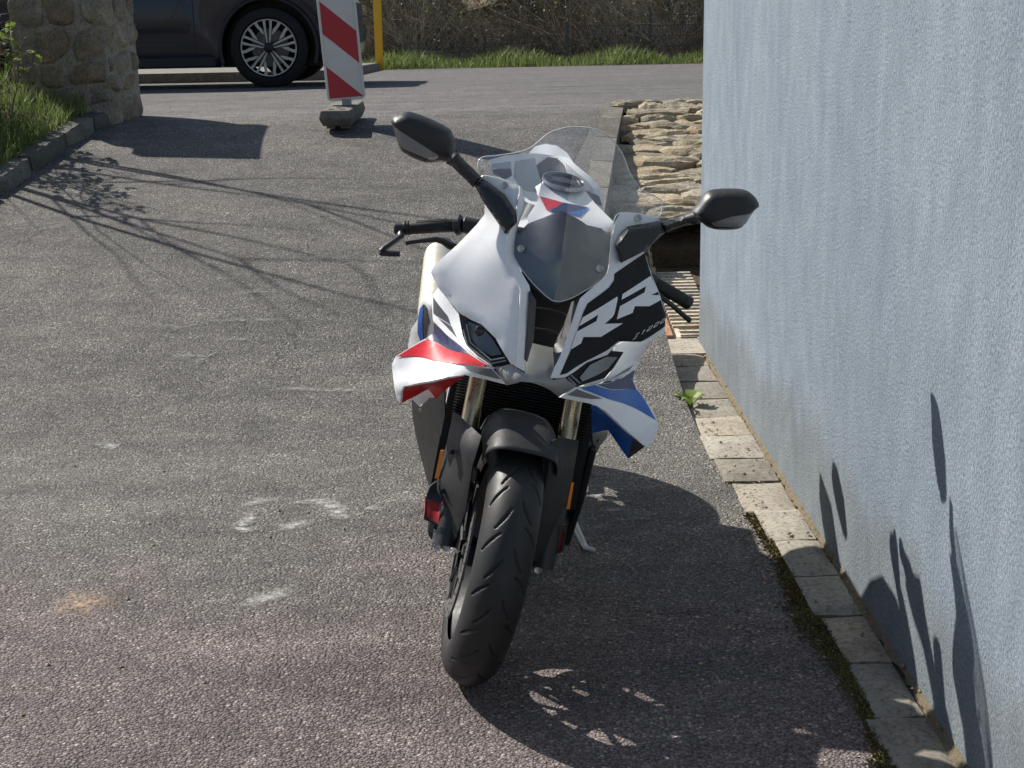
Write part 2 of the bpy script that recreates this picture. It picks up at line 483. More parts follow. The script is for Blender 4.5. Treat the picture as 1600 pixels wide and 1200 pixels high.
def stone_courses(parent, name, mat, M, width, height, hr, wr, gap, depth, seed, rough=.012, skip=None, smooth=50, nx=6, ny=4, pil=.55, rot=.05, jit=1.0):
    r = random.Random(seed); z = 0; k = 0
    while z < height - hr[0] * .5:
        h = min(r.uniform(*hr), height - z); x = -r.uniform(0, wr[0] * .6)
        while x < width:
            w = r.uniform(*wr)
            a = max(0, x); b = min(width, x + w)
            if b - a > wr[0] * .35 and not (skip and skip((a + b) / 2, z + h / 2)):
                V, F = blob_stone(b - a - gap, h - gap, depth * r.uniform(.8, 1.15), seed * 991 + k, nx, ny, rough, .35, jit, pil)
                o = mesh_obj(name, V, F, mat, parent, smooth)
                o.matrix_local = M @ Matrix.Translation(((a + b) / 2, r.uniform(-.5, .5) * depth * .35, z + h / 2)) @ Matrix.Rotation(r.uniform(-rot, rot), 4, 'Y') @ Matrix.Rotation(r.uniform(-rot, rot), 4, 'X')
            x += w; k += 1
        z += h

# paver edging along the house wall
edging = empty('paver_edging', (.745, 2, 0), label='row of grey concrete pavers laid along the blue-grey wall', cat='paving')
pr = random.Random(3)
y = 1.2; k = 0
while y < 6.15:
    L = .265 + pr.uniform(-.006, .006); w = .914 - xl(y + L / 2) + pr.uniform(-.006, .006)
    V, F = blob_stone(w, L - .011, .06, 50 + k, 6, 8, .0012, .0, .12, .16)
    V = [(a, c, -b) for a, b, c in V]; F = [tuple(reversed(q)) for q in F]
    o = mesh_obj('paver', V, F, PAVER, edging, 40)
    o.location = (.914 - w / 2 - .745, y + L / 2 - 2, .014 + pr.uniform(-.003, .003))
    o.rotation_euler = (pr.uniform(-.010, .010), pr.uniform(-.012, .012), pr.uniform(-.015, .015))
    y += L; k += 1
# joint bed and sand against the wall
sb = MB()
for i, yy in enumerate(frange(1.0, 6.25, .02)):
    a = .915 + .004 * math.sin(yy * 9) + pr.uniform(-.010, .008)
    sb.v += [(a, yy, .004), (.922, yy, .008 + pr.uniform(0, .006)), (.935, yy, .016 + pr.uniform(0, .010))]
n = len(sb.v) // 3
for i in range(n - 1):
    for c in (0, 1): sb.f.append((i * 3 + c, i * 3 + c + 1, i * 3 + c + 4, i * 3 + c + 3))
sb.build('sand_strip', SAND, None, 60, kind='structure')
bd = MB(); bd.box((.825, 3.7, -.047), (.2, 5.2, .09)); bd.build('edging_bed', SOIL, None, kind='structure')
# cement apron and rubble border at the foot of the yard
cp = MB(); cp.box((.80, 6.34, -.03), (.27, .34, .10)); 
apron = cp.build('cement_patch', CONC, None, kind='structure')
board = empty('ridged_board', (.90, 6.5, .0), label='pale ridged board with terracotta edge lying on the ground behind the house corner', cat='board')
bb = MB(); bb.box((.02, .45, .05), (.20, .95, .03), Matrix.Rotation(R(6.5), 3, 'X'))
bb.build('sheet', WOOD, board)
for i in range(17):
    q = MB(); q.box((.02, .02 + i * .054, .018 + i * .0062 + .05), (.20, .028, .012)); q.build('rib', WOOD, board)
q = MB(); q.box((-.105, .45, .06), (.045, .95, .06), Matrix.Rotation(R(6.5), 3, 'X')); q.build('terracotta_edge', TERRA, board)
border = empty('rubble_border', (.50, 7.05, 0), label='low row of pale stones beside the ridged board', cat='stones')
stone_courses(border, 'stone', STONE, Matrix.Translation((0, 0, .1)) @ Matrix.Rotation(R(-55), 4, 'X'), .32, .5, (.06, .10), (.1, .2), .008, .08, 77)

# stone embankment behind the house corner
bank = empty('stone_embankment', (.5, 7.7, .40), label='sloping dry-laid limestone embankment between driveway and house corner', cat='embankment')
slope = math.atan2(.54, 1.95)
Mb = Matrix.Rotation(-(math.pi / 2 - slope), 4, 'X')
bw = MB(); bw.box((.9, 1.0, -.03), (1.9, 2.0, .30), Matrix.Rotation(slope, 3, 'X')); bw.build('earth_core', SOIL, bank)
stone_courses(bank, 'stone', STONE, Matrix.Translation((-.08, -.02, .03)) @ Mb, 1.6, 1.98, (.055, .15), (.16, .48), -.006, .06, 11, .010, lambda x, z: .42 + x < xr(7.68 + .96 * z) + .14, 1, 9, 5, .26, .10, 1.2)
stone_courses(bank, 'stone', DSTONE, Matrix.Translation((.06, .16, -.40)), 1.5, .36, (.07, .13), (.08, .2), .02, .09, 12, .014)
edge = empty('ramp_kerb', (.5, 6.5, 0), label='pale concrete kerb along the edge of the driveway ramp beside the stones', cat='kerb')
for i in range(7):
    y0 = 6.42 + i * .44; y1 = y0 + .43
    p = []
    for yy in (y0, y1):
        for dx, dz in ((0, -.2), (0, .03), (.125, .02), (.125, -.35)):
            p.append((xr(yy) + dx - .5, yy - 6.5, gz(yy) + dz))
    mesh_obj('kerb_stone', p, [(0, 1, 2, 3), (7, 6, 5, 4), (0, 4, 5, 1), (1, 5, 6, 2), (2, 6, 7, 3)], KERB2, edge)

# ------------------------------------------------------------------ left side: kerb, verge, pillar
kerb = empty('stone_kerb', (-2.7, 8, .6), label='mossy stone kerb edging the grass beside the pillar', cat='kerb')
def kx(y): return -2.80 + (y - 7.6) * .215 - .02 * (y - 7.6) ** 2
yy = 5.2; i = 0
while yy < 9.15:
    L = rng.uniform(.40, .52)
    V, F = blob_stone(L - .004, .16, .15, 300 + i, 12, 6, .004, .1, .15, .22)
    o = mesh_obj('kerb_stone', V, F, KERBM, kerb, 40)
    ym = yy + L / 2
    ang = math.atan2(kx(yy + L) - kx(yy), L)
    tz = math.atan2(gz(yy + L) - gz(yy), L)
    o.matrix_local = Matrix.Translation((kx(ym) + 2.7, ym - 8, gz(ym) + .005 - .6)) @ Matrix.Rotation(math.pi / 2 - ang, 4, 'Z') @ Matrix.Rotation(-tz, 4, 'Y')
    yy += L; i += 1
v = []; f = []
vys = frange(5.0, 9.9, .12)
for yy in vys:
    for j in range(9):
        t = j / 8
        x = kx(min(yy, 9.2)) - .10 - t * 4.2
        v.append((x, yy, gz(yy) + .035 + .24 * min(1, t * 4) + .04 * math.sin(yy * 5 + j)))
for a in range(len(vys) - 1):
    for j in range(8):
        q = a * 9 + j
        f.append((q, q + 9, q + 10, q + 1))
mesh_obj('verge_bank', v, f, SOIL, None, 60, kind='structure')

pillar = empty('stone_pillar', (-2.49, 9.3, .85), (0, 0, R(-6)), label='mortared rubble stone gate pillar beside the dark car', cat='pillar')
core = MB()
pw, pd, ph = .60, .56, 1.0
def taper(z): return 1 + .06 * (1 - z / ph)
cv = []
for z in (-.1, ph):
    s = taper(max(z, 0))
    cv += [(-pw * s, 0, z), (.0 + .02 * (s - 1) * 10, 0, z), (.0 + .02 * (s - 1) * 10, pd, z), (-pw * s, pd, z)]
core.add(cv, [(3, 2, 1, 0), (4, 5, 6, 7), (0, 1, 5, 4), (1, 2, 6, 5), (2, 3, 7, 6), (3, 0, 4, 7)])
core.build('mortar_core', MORTAR, pillar)
stone_courses(pillar, 'stone', PSTONE, Matrix.Translation((-pw - .012, -.032, 0)), pw + .03, ph, (.12, .24), (.16, .36), .022, .06, 21, .014, None, 40, 8, 6, .5)
stone_courses(pillar, 'stone', PSTONE, Matrix.Translation((.028, 0, 0)) @ Matrix.Rotation(R(90), 4, 'Z'), pd, ph, (.12, .22), (.18, .34), .022, .06, 22, .014, None, 40, 8, 6, .5)
q = MB(); q.box((-pw / 2, pd / 2, ph + .04), (pw + .1, pd + .1, .08)); q.build('cap_stone', PSTONE, pillar)

# ------------------------------------------------------------------ grass and plants
def blades(name, spots, mat, hr, wr, seed, **k):
    r = random.Random(seed); V = []; F = []
    for x, y, z, s in spots:
        h = r.uniform(*hr) * s; w = r.uniform(*wr); a = r.uniform(0, 6.28); lean = r.uniform(.1, .75) * h
        la = r.uniform(0, 6.28)
        dx, dy = math.cos(a) * w, math.sin(a) * w
        lx, ly = math.cos(la) * lean, math.sin(la) * lean
        n = len(V)
        V += [(x - dx, y - dy, z), (x + dx, y + dy, z), (x + lx * .35 + dx * .7, y + ly * .35 + dy * .7, z + h * .62), (x + lx * .35 - dx * .7, y + ly * .35 - dy * .7, z + h * .62), (x + lx, y + ly, z + h)]
        F += [(n, n + 1, n + 2, n + 3), (n + 3, n + 2, n + 4)]
    return mesh_obj(name, V, F, mat, None, 0, **k)
sp = []
for _ in range(11000):
    y = rng.uniform(6.4, 9.75); t = rng.random() ** 1.4
    x = kx(min(y, 9.2)) - .12 - t * 1.6
    s = .55 + .75 * min(1, t * 3.0) * (.55 + .45 * math.sin(x * 3.1 + y * 2.3))
    sp.append((x, y, gz(y) + .07 + .22 * min(1, t * 1.6 / 4.2 * 4) - .02, s))
blades('verge_grass', sp, GRASS, (.10, .30), (.002, .0045), 5, label='long green grass on the bank left of the pillar', cat='grass', kind='stuff')
sp = []
for _ in range(9000):
    x = rng.uniform(-3.2, 8.5); y = rng.uniform(24.15, 25.6)
    s = .6 + .5 * math.sin(x * 1.7 + 1) ** 2 - .25 * (y < 24.35)
    sp.append((x, y, gz(y) - .03, s))
blades('roadside_grass', sp, GRASS, (.12, .38), (.006, .012), 6, label='strip of green grass along the far edge of the road', cat='grass', kind='stuff')
vs = sheet('roadside_verge', frange(24.1, 30, .5), -30, 30, lambda y: gz(y) + .004, SOIL, 8, kind='structure')

def branch_tree(name, base, height, stems, seed, spread, leaves, lean=(0, 0), rad=.016, label=None, cat='shrub', leafmat=None, leafsize=.028, depth=3, group=None, kids=(4, 7)):
    r = random.Random(seed); root = empty(name, base, label=label, cat=cat, group=group)
    mb = MB(); tips = []
    def grow(p, d, L, rd, lev):
        pts = [p]; n = 5
        for i in range(n):
            d = (d + Vector((r.gauss(0, .10), r.gauss(0, .10), r.gauss(.02, .05)))).normalized()
            p = p + d * L / n
            pts.append(p)
        mb.tube(pts, [rd * (1 - .75 * i / n) for i in range(n + 1)], 4 if lev else 6)
        if lev == depth - 1 or lev == depth: tips.extend(pts[2:])
        if lev < depth:
            for k in range(r.randint(*kids)):
                q = pts[r.randint(1, n)]
                dd = (d + Vector((r.gauss(0, .7), r.gauss(0, .7), r.gauss(.1, .35)))).normalized()
                grow(q, dd, L * r.uniform(.38, .62), rd * .5, lev + 1)
    for s in range(stems):
        a = r.uniform(0, 6.28)
        b = Vector((math.cos(a) * spread * .35, math.sin(a) * spread * .35, 0)) * r.random()
        d = Vector((math.cos(a) * .25 + lean[0], math.sin(a) * .25 + lean[1], 1)).normalized()
        grow(b, d, height * r.uniform(.6, 1), rad * r.uniform(.7, 1.2), 0)
    mb.build('stems', TWIG, root, 60)
    if leaves:
        lm = MB()
        for _ in range(leaves):
            p = r.choice(tips) + Vector((r.gauss(0, .02), r.gauss(0, .02), r.gauss(0, .02)))
            for _k in range(3):
                a = Vector((r.gauss(0, 1), r.gauss(0, 1), r.gauss(0, .6))).normalized() * leafsize * r.uniform(.5, 1.1)
                b = a.cross(Vector((r.gauss(0, 1), r.gauss(0, 1), 1))).normalized() * leafsize * .35
                n = len(lm.v)
                lm.v += [tuple(p), tuple(p + a * .5 + b), tuple(p + a), tuple(p + a * .5 - b)]
                lm.f.append((n, n + 1, n + 2, n + 3))
        lm.build('leaves', leafmat or LEAF, root)
    return root
branch_tree('leafing_shrub', (-3.2, 8.75, gz(8.75) + .1), .62, 10, 4, .7, 230, (-.05, .08), .010, 'shrub with bare stems and small fresh leaves left of the pillar', leafsize=.05)
branch_tree('bare_shrub', (-3.95, 9.0, gz(9) + .2), 3.1, 6, 9, .9, 0, (.42, -.16), .020, 'tall leafless shrub standing on the bank beyond the left edge', depth=1, kids=(2, 4))

# weed between the paver and the asphalt
weed = empty('weed', (.742, 5.30, 0), label='small bright green weed growing at the edge of the pavers', cat='weed')
r = random.Random(8)
for i in range(13):
    a = r.uniform(0, 6.28); L = r.uniform(.05, .10); w = .012
    ca, sa = math.cos(a), math.sin(a)
    p = [(0, 0, .0)]
    V = []
    for t, ww in ((0, .3), (.35, 1), (.7, .8), (1, .05)):
        V += [(ca * L * t - sa * w * ww, sa * L * t + ca * w * ww, .01 + .055 * math.sin(t * 2.2)), (ca * L * t + sa * w * ww, sa * L * t - ca * w * ww, .01 + .055 * math.sin(t * 2.2))]
    mesh_obj('leaf', V, [(0, 1, 3, 2), (2, 3, 5, 4), (4, 5, 7, 6)], LEAF, weed)
# moss along the paver edge
sp = []
for _ in range(14000):
    y = rng.uniform(1.6, 4.1)
    wmax = .018 + .05 * (.5 + .5 * math.sin(y * 6.1)) * (.5 + .5 * math.sin(y * 2.3 + 1)) + .008
    x = xl(y) + .010 - abs(rng.gauss(0, 1)) * wmax * .5
    sp.append((x, y, .0, .6 + .6 * rng.random()))
blades('moss_strip', sp, MOSS, (.003, .009), (.003, .006), 15, label='brown-green moss growing along the edge of the pavers', cat='moss', kind='stuff')
# loose pebbles
mb = MB(); r = random.Random(31)
def pebble(x, y, z, s):
    V = []
    for a, b, c in ((1, 0, 0), (-1, 0, 0), (0, 1, 0), (0, -1, 0), (0, 0, 1), (0, 0, -1)):
        V.append((x + a * s * r.uniform(.7, 1.3), y + b * s * r.uniform(.7, 1.3), z + s * .4 + c * s * r.uniform(.5, .8)))
    mb.add(V, [(0, 2, 4), (2, 1, 4), (1, 3, 4), (3, 0, 4), (2, 0, 5), (1, 2, 5), (3, 1, 5), (0, 3, 5)])
for _ in range(420):
    if r.random() < .55: x, y = r.uniform(.70, .93), r.uniform(1.8, 6.2)
    else: x, y = r.uniform(-1.6, .72), r.uniform(2.2, 6)
    pebble(x, y, .016 if x > xl(y) else 0.0, r.choice((.003, .004, .005, .007)))
mb.build('loose_pebbles', STONE, None, 0, label='small loose pebbles scattered over asphalt and pavers', cat='pebbles', kind='stuff')

# chalk and stains on the drive: thin sheets just above it
CHALK = speck_mat('chalk', (.56, .56, .52), .38, .66, 42)
FAINT = speck_mat('faint_chalk', (.40, .39, .36), .42, .72, 30)
STAIN = speck_mat('rust_stain', (.60, .42, .28), .40, .70, 60)
def strip(name, pts, w, mat):
    me = bpy.data.meshes.new(name); V = []; F = []; UV = []
    n = len(pts)
    for i, p in enumerate(pts):
        a = Vector(pts[max(0, i - 1)]); b = Vector(pts[min(n - 1, i + 1)])
        t = (b - a).normalized(); s = Vector((-t.y, t.x))
        for k, u in ((-1, 0), (0, 1), (1, 0)):
            V.append((p[0] + s.x * w * k, p[1] + s.y * w * k, gz(p[1]) + .004)); UV.append(u * (0 if i in (0, n - 1) else 1))
    for i in range(n - 1):
        for c in (0, 1): F.append((i * 3 + c, i * 3 + c + 1, i * 3 + c + 4, i * 3 + c + 3))
    me.from_pydata(V, [], F); me.materials.append(mat)
    uv = me.uv_layers.new(name='UVMap')
    for lp in me.loops: uv.data[lp.index].uv = (UV[lp.vertex_index], .5)
    return put(bpy.data.objects.new(name, me), drive)
CHALKS = [([(-.863,4.277),(-.789,4.322),(-.72,4.325)],.022),([(-.68,4.328),(-.591,4.308),(-.531,4.237),(-.508,4.17),(-.517,4.125)],.025),([(-.58,4.087),(-.643,4.087),(-.702,4.085)],.03),([(-.74,4.06),(-.784,4.051),(-.814,4.075),(-.788,4.153),(-.793,4.224)],.02),([(-.443,4.225),(-.424,4.236),(-.4,4.199)],.02),([(-1.209,5.975),(-1.124,5.965),(-1.026,5.954)],.016),([(-1.286,6.174),(-1.141,6.16),(-1.027,6.161),(-.925,6.143)],.02),([(-.935,5.503),(-.803,5.484),(-.673,5.465),(-.57,5.46),(-.466,5.443)],.018),([(-1.248,6.465),(-1.13,6.474),(-1.008,6.446)],.02),([(-1.567,6.154),(-1.414,6.101),(-1.28,6.14)],.03),([(-1.345,5.888),(-1.245,5.793),(-1.179,5.88)],.05),([(-1.476,5.001),(-1.411,4.931),(-1.38,4.995)],.03),([(-.683,3.554),(-.636,3.53),(-.598,3.506)],.05),([(.287,4.306),(.308,4.299),(.328,4.291)],.018),([(.329,4.181),(.348,4.162),(.362,4.143)],.018)]
for pts, w in CHALKS:
    strip('chalk_mark', pts, w * (1.7 if pts[0][1] < 5.2 else 2.6), CHALK if pts[0][1] < 5.2 else FAINT)
me = bpy.data.meshes.new('rust_stain')
V = [(-1.13, 3.52, .005)] + [(-1.13 + .10 * math.cos(R(15 * k)) * (1 + .25 * math.sin(k * 2.3)), 3.52 + .10 * math.sin(R(15 * k)) * (1 + .2 * math.sin(k * 1.7)), .005) for k in range(24)]
me.from_pydata(V, [], [(0, k + 1, (k + 1) % 24 + 1) for k in range(24)]); me.materials.append(STAIN)
uvl = me.uv_layers.new(name='UVMap')
for lp in me.loops: uvl.data[lp.index].uv = ((1.0 if lp.vertex_index == 0 else 0.0), .5)
put(bpy.data.objects.new('rust_stain', me), drive)

# ------------------------------------------------------------------ fence and hedge beyond the road
fence = empty('mesh_fence', (0, 25.7, .7), label='dark green wire mesh fence in front of the brambles', cat='fence')
px = [-1.65, -.155, 1.305, 2.778, 4.3, 5.8]
tops = [.35, .52, .68, .85, .95, 1.0]
for i, x in enumerate(px):
    q = MB(); q.box((x, 0, tops[i] / 2 - .1), (.05, .05, tops[i] + .25)); q.build('post', FENCEM, fence)
    if i + 1 < len(px):
        q = MB(); x1 = px[i + 1]; t = tops[i]
        for j in range(30): q.box((x + (x1 - x) * (j + .5) / 30, -.02, t / 2 - .1), (.006, .006, t + .16))
        for j in range(6): q.box(((x + x1) / 2, -.028, -.1 + (t + .05) * j / 5), (x1 - x, .008, .012))
        q.build('mesh_panel', FENCEM, fence)
def hedge(name, x0, x1, y0, y1, zt, ntw, nlf, seed, lab):
    r = random.Random(seed); root = empty(name, ((x0 + x1) / 2, y0, gz(y0)), label=lab, cat='hedge', group='brambles behind the fence')
    cx = (x0 + x1) / 2
    sets = {0: ([], []), 1: ([], []), 2: ([], [])}
    def ribbon(p, d, L, w, seg, droop, st):
        V, F = sets[st]
        for k_ in range(seg):
            q = p + d * L / seg
            sd = d.cross(Vector((0, 1, 0)))
            sd = sd.normalized() * w if sd.length > .01 else Vector((w, 0, 0))
            n = len(V)
            V += [tuple(p - sd), tuple(p + sd), tuple(q + sd * .85), tuple(q - sd * .85)]
            F.append((n, n + 1, n + 2, n + 3))
            w *= .85; p = q
            d = (d + Vector((r.gauss(0, .18), r.gauss(0, .12), r.gauss(-droop, .14)))).normalized()
            if r.random() < .30 and L > .4: ribbon(p, (d + Vector((r.gauss(0, .7), r.gauss(0, .4), r.gauss(.1, .5)))).normalized(), L * .35, w * .6, 3, droop * .6, st)
    nc = int((x1 - x0) * 9)
    for c_ in range(nc):
        bx_ = r.uniform(x0, x1) - cx; by_ = r.uniform(.0, y1 - y0); st = r.choice((0, 0, 1, 2)); sz_ = r.uniform(.5, 1.3)
        for _ in range(ntw // nc // 6):
            a_ = r.gauss(0, .55)
            ribbon(Vector((bx_ + r.gauss(0, .12), by_ + r.gauss(0, .1), -.1)), Vector((math.sin(a_), r.gauss(0, .3), math.cos(a_))).normalized(), r.uniform(.7, 2.6) * sz_, r.uniform(.004, .011), 8, r.choice((.02, .06, .16)), st)
    for st, mt in ((0, TWIG), (1, TWIGR), (2, TWIGG)):
        o = mesh_obj('canes', sets[st][0], sets[st][1], mt, root); o['kind'] = 'stuff'
    for mat, cnt, nm, sz in ((DLEAF, nlf, 'leaves', .05), (BLOSSOM, nlf // 26, 'seed_heads', .03)):
        V = []; F = []
        cl = [(r.uniform(x0, x1) - cx, r.uniform(0, (y1 - y0) * .6), r.uniform(.2, zt)) for _ in range(26)]
        for _ in range(cnt):
            if nm == 'leaves': p = Vector((r.uniform(x0, x1) - cx, r.uniform(0, y1 - y0), r.uniform(-.1, zt)))
            else:
                c = r.choice(cl); p = Vector((c[0] + r.gauss(0, .12), c[1] + r.gauss(0, .15), c[2] + r.gauss(0, .08)))
            a = Vector((r.gauss(0, 1), r.gauss(0, 1), r.gauss(0, 1))).normalized() * sz * r.uniform(.4, 1.2)
            b = a.cross(Vector((r.gauss(0, 1), r.gauss(0, 1), r.gauss(0, 1)))).normalized() * sz * .5
            n = len(V); V += [tuple(p), tuple(p + a * .5 + b), tuple(p + a), tuple(p + a * .5 - b)]; F.append((n, n + 1, n + 2, n + 3))
        o = mesh_obj(nm, V, F, mat, root); o['kind'] = 'stuff'
    return root
hedge('bramble_hedge', -3.2, 1.2, 25.9, 27.6, 2.6, 8000, 7000, 41, 'tangled brown bramble hedge with pale seed heads behind the yellow post')
hedge('bramble_hedge', 1.2, 7.0, 25.9, 27.6, 2.6, 9000, 12000, 42, 'darker tangled hedge behind the tall fence panels beside the house')
hedge('bramble_hedge', -14, -3.2, 26.5, 28.5, 3.0, 5000, 6000, 43, 'dark hedge behind the parked car')
v = []; f = []
xs = frange(-24, 14, .5); zs = frange(-.3, 1.5, .3)
for i, x in enumerate(xs):
    for j, z in enumerate(zs):
        v.append((x, 27.9 + .35 * math.sin(x * 2.1 + z * 3) + rng.uniform(-.2, .2) + z * .2, .6 + z + (rng.uniform(-.3, .3) if j == len(zs) - 1 else 0)))
for i in range(len(xs) - 1):
    for j in range(len(zs) - 1):
        q = i * len(zs) + j
        f.append((q, q + len(zs), q + len(zs) + 1, q + 1))
bk = mesh_obj('undergrowth', v, f, DARKBACK, None, 0, label='dark mass of undergrowth behind the brambles', cat='undergrowth', kind='stuff')
md = bk.modifiers.new('thick', 'SOLIDIFY'); md.thickness = .8; md.offset = 1

# yellow post
yp = empty('yellow_post', (-1.888, 23.9, gz(23.9)), (0, R(0), 0), label='slim yellow post standing in the grass behind the beacon', cat='post')
q = MB(); q.box((0, 0, .85), (.13, .06, 1.9)); q.build('pole', YELLOW, yp)
q = MB(); q.box((0, 0, 1.83), (.15, .08, .06)); q.build('top_cap', YELLOW, yp)

# ------------------------------------------------------------------ construction beacon
bz = gz(9.2)
beacon = empty('road_beacon', (-.947, 9.2, bz), (0, 0, R(4)), label='red and white striped warning beacon standing upright in a grey foot', cat='beacon')
tilt = Matrix.Translation((0, 0, .145)) @ Matrix.Rotation(R(-3.4), 4, 'Y')
def bpart(nm, pts, y0, y1, mat):
    n = len(pts)
    V = [(x, y0, z) for x, z in pts] + [(x, y1, z) for x, z in pts]
    F = [tuple(range(n)), tuple(range(2 * n - 1, n - 1, -1))] + [(i, n + i, n + (i + 1) % n, (i + 1) % n) for i in range(n)]
    o = mesh_obj(nm, V, F, mat, beacon); o.matrix_local = tilt
    md = o.modifiers.new('b', 'BEVEL'); md.width = .003; md.segments = 2
    return o
W = .122; H = 1.0
bpart('board', [(-W, 0.02), (-W + .02, 0), (W - .02, 0), (W, .02), (W, H), (-W, H)], -.018, .018, SIGNW)
for a in ((-W, -W + .016), (W - .016, W)):
    bpart('side_rim', [(a[0], .015), (a[1], .015), (a[1], H - .01), (a[0], H - .01)], -.026, .026, SIGNW)
iw = W - .017
def clipstripe(z0):
    # red band falling to the right, .2 tall measured along the edge
    lo = lambda x: z0 - (x + iw) * .93; hi = lambda x: z0 + .2 - (x + iw) * .93
    zb, zt = .018, H - .012
    xs_ = [-iw + 2 * iw * i / 16 for i in range(17)]
    up = [(x, min(zt, max(zb, hi(x)))) for x in xs_]; dn = [(x, min(zt, max(zb, lo(x)))) for x in xs_]
    pts = []
    for p in dn + up[::-1]:
        if not pts or (abs(p[0] - pts[-1][0]) + abs(p[1] - pts[-1][1])) > 1e-4: pts.append(p)
    keep = [p for i, p in enumerate(pts)]
    lo_ = [i for i in range(17) if up[i][1] - dn[i][1] > 1e-3]
    return [dn[i] for i in lo_] + [up[i] for i in reversed(lo_)]
for z0 in (.018, .42, .82):
    bpart('red_stripe', clipstripe(z0), -.0205, -.0175, SIGNR)
q = MB(); q.box((0, 0, .125), (.06, .04, .06)); q.build('socket', ALU, beacon)
foot = empty('beacon_foot', (-.972, 9.16, bz - .005), (R(3), 0, R(-4)), label='grey recycled rubber foot block under the striped beacon', cat='foot block')
fb = []
for y0, y1, wb, wt, z1 in ((-.28, .28, .088, .104, .118),):
    fb = [(-wb, y0 + .05, .018), (wb, y0 + .05, .018), (wb, y1 - .05, .018), (-wb, y1 - .05, .018), (-wt, y0, .07), (wt, y0, .07), (wt, y1, .07), (-wt, y1, .07), (-wt + .012, y0 + .015, z1), (wt - .012, y0 + .015, z1), (wt - .012, y1 - .015, z1), (-wt + .012, y1 - .015, z1)]
o = mesh_obj('block', fb, [(3, 2, 1, 0), (0, 1, 5, 4), (1, 2, 6, 5), (2, 3, 7, 6), (3, 0, 4, 7), (4, 5, 9, 8), (5, 6, 10, 9), (6, 7, 11, 10), (7, 4, 8, 11), (8, 9, 10, 11)], BASEM, foot)
md = o.modifiers.new('b', 'BEVEL'); md.width = .008; md.segments = 2
for sx_, sy_ in ((-.045, -.16), (.045, -.16), (-.045, .16), (.045, .16)):
    q = MB(); q.box((sx_, sy_ + .0, .012), (.05, .1, .024)); q.build('stud', BASEM, foot)
for sx_, sy_ in ((-.035, -.2), (.035, -.2), (0, -.12)):
    q = MB(); q.lathe([(0, .0), (0, .017), (.0015, .017), (.0015, 0)], 16, 'z', (sx_, sy_, .118)); q.build('hole', DARKIN, foot)

# ------------------------------------------------------------------ parked car
gcar = gz(14.9)
car = empty('parked_car', (-2.245, 14.5, gcar), label='dark navy SUV parked on the road behind the stone pillar', cat='car')
WR = .395
def arch(cx, n=16, r=.475):
    return [(cx + r * math.cos(math.pi * i / n), .39 + r * math.sin(math.pi * i / n)) for i in range(n + 1)]
body = [(.76, .30), (.64, .235), (.50, .22)] + [p for p in arch(0) if p[1] > .3] + [(-.49, .21), (-2.61, .21)] + [p for p in arch(-3.1) if p[1] > .3] + [(-3.60, .26), (-4.05, .32), (-4.16, .6), (-4.16, .95), (-4.06, 1.14), (-3.0, 1.16), (-1.0, 1.13), (-.3, 1.12), (.3, 1.06), (.62, .96), (.76, .84), (.81, .6), (.80, .42)]
def offset(poly, d):
    n = len(poly); out = []
    area = sum(poly[i][0] * poly[(i + 1) % n][1] - poly[(i + 1) % n][0] * poly[i][1] for i in range(n))
    sg = 1 if area > 0 else -1
    for i in range(n):
        a, b, c = Vector(poly[i - 1]), Vector(poly[i]), Vector(poly[(i + 1) % n])
        t = ((b - a).normalized() + (c - b).normalized())
        t = t.normalized() if t.length > 1e-6 else (c - b).normalized()
        out.append((b.x - t.y * d * sg, b.y + t.x * d * sg))
    return out
def rounded_prism(poly, ys, ins):
    n = len(poly); V = []; F = []
    for y_, e in zip(ys, ins):
        V += [(p[0], y_, p[1]) for p in offset(poly, e)]
    for k_ in range(len(ys) - 1):
        for i in range(n):
            F.append((k_ * n + i, k_ * n + (i + 1) % n, (k_ + 1) * n + (i + 1) % n, (k_ + 1) * n + i))
    for k_, rev in ((0, False), (len(ys) - 1, True)):
        ring = list(range(k_ * n, k_ * n + n))
        r2 = delaunay_2d_cdt([Vector((V[i][0], V[i][2])) for i in ring], [(i, (i + 1) % n) for i in range(n)], [], 1, 1e-6)
        if len(r2[0]) == n:
            for t in r2[2]: F.append(tuple(ring[r2[3][q_][0]] for q_ in t))
    return V, F
V, F = rounded_prism(body, [0, .012, .05, 1.95, 1.988, 2.0], [.05, .02, 0, 0, .02, .05])
mesh_obj('body', V, F, SUVP, car, 40)
gh = [(-4.02, 1.15), (-3.9, 1.55), (-3.4, 1.74), (-2.2, 1.79), (-1.5, 1.75), (-1.1, 1.6), (-.32, 1.12)]
V, F = rounded_prism(gh, [.14, .20, .3, 1.7, 1.8, 1.86], [.06, .02, 0, 0, .02, .06])
mesh_obj('greenhouse', V, F, GLASSD, car, 40)
V, F = rounded_prism([(-3.95, 1.70), (-3.4, 1.765), (-2.2, 1.815), (-1.5, 1.78), (-1.5, 1.74), (-2.2, 1.77), (-3.4, 1.73), (-3.92, 1.66)], [.25, .3, 1.7, 1.75], [.01, 0, 0, .01]); mesh_obj('roof', V, F, SUVP, car, 40)
q = MB(); q.box((-1.6, 1.0, .55), (4.6, 1.3, .7)); q.build('underbody', SUVT, car)
for s_, nm in ((-.004, 'sill'), (1.974, 'sill')):
    q = MB(); q.box((-1.55, s_ + .015, .27), (2.02, .04, .085)); o = q.build(nm, SUVT, car)
for x_ in (-.73, -1.95):
    q = MB(); q.box((x_, .006, .72), (.010, .014, .72)); q.build('door_seam', SUVT, car)
q = MB(); q.box((-1.34, .006, .365), (1.2, .014, .008)); q.build('door_seam', SUVT, car)
q = MB(); q.box((-1.34, -.004, .44), (1.15, .022, .03)); q.build('door_trim', SUVP, car)
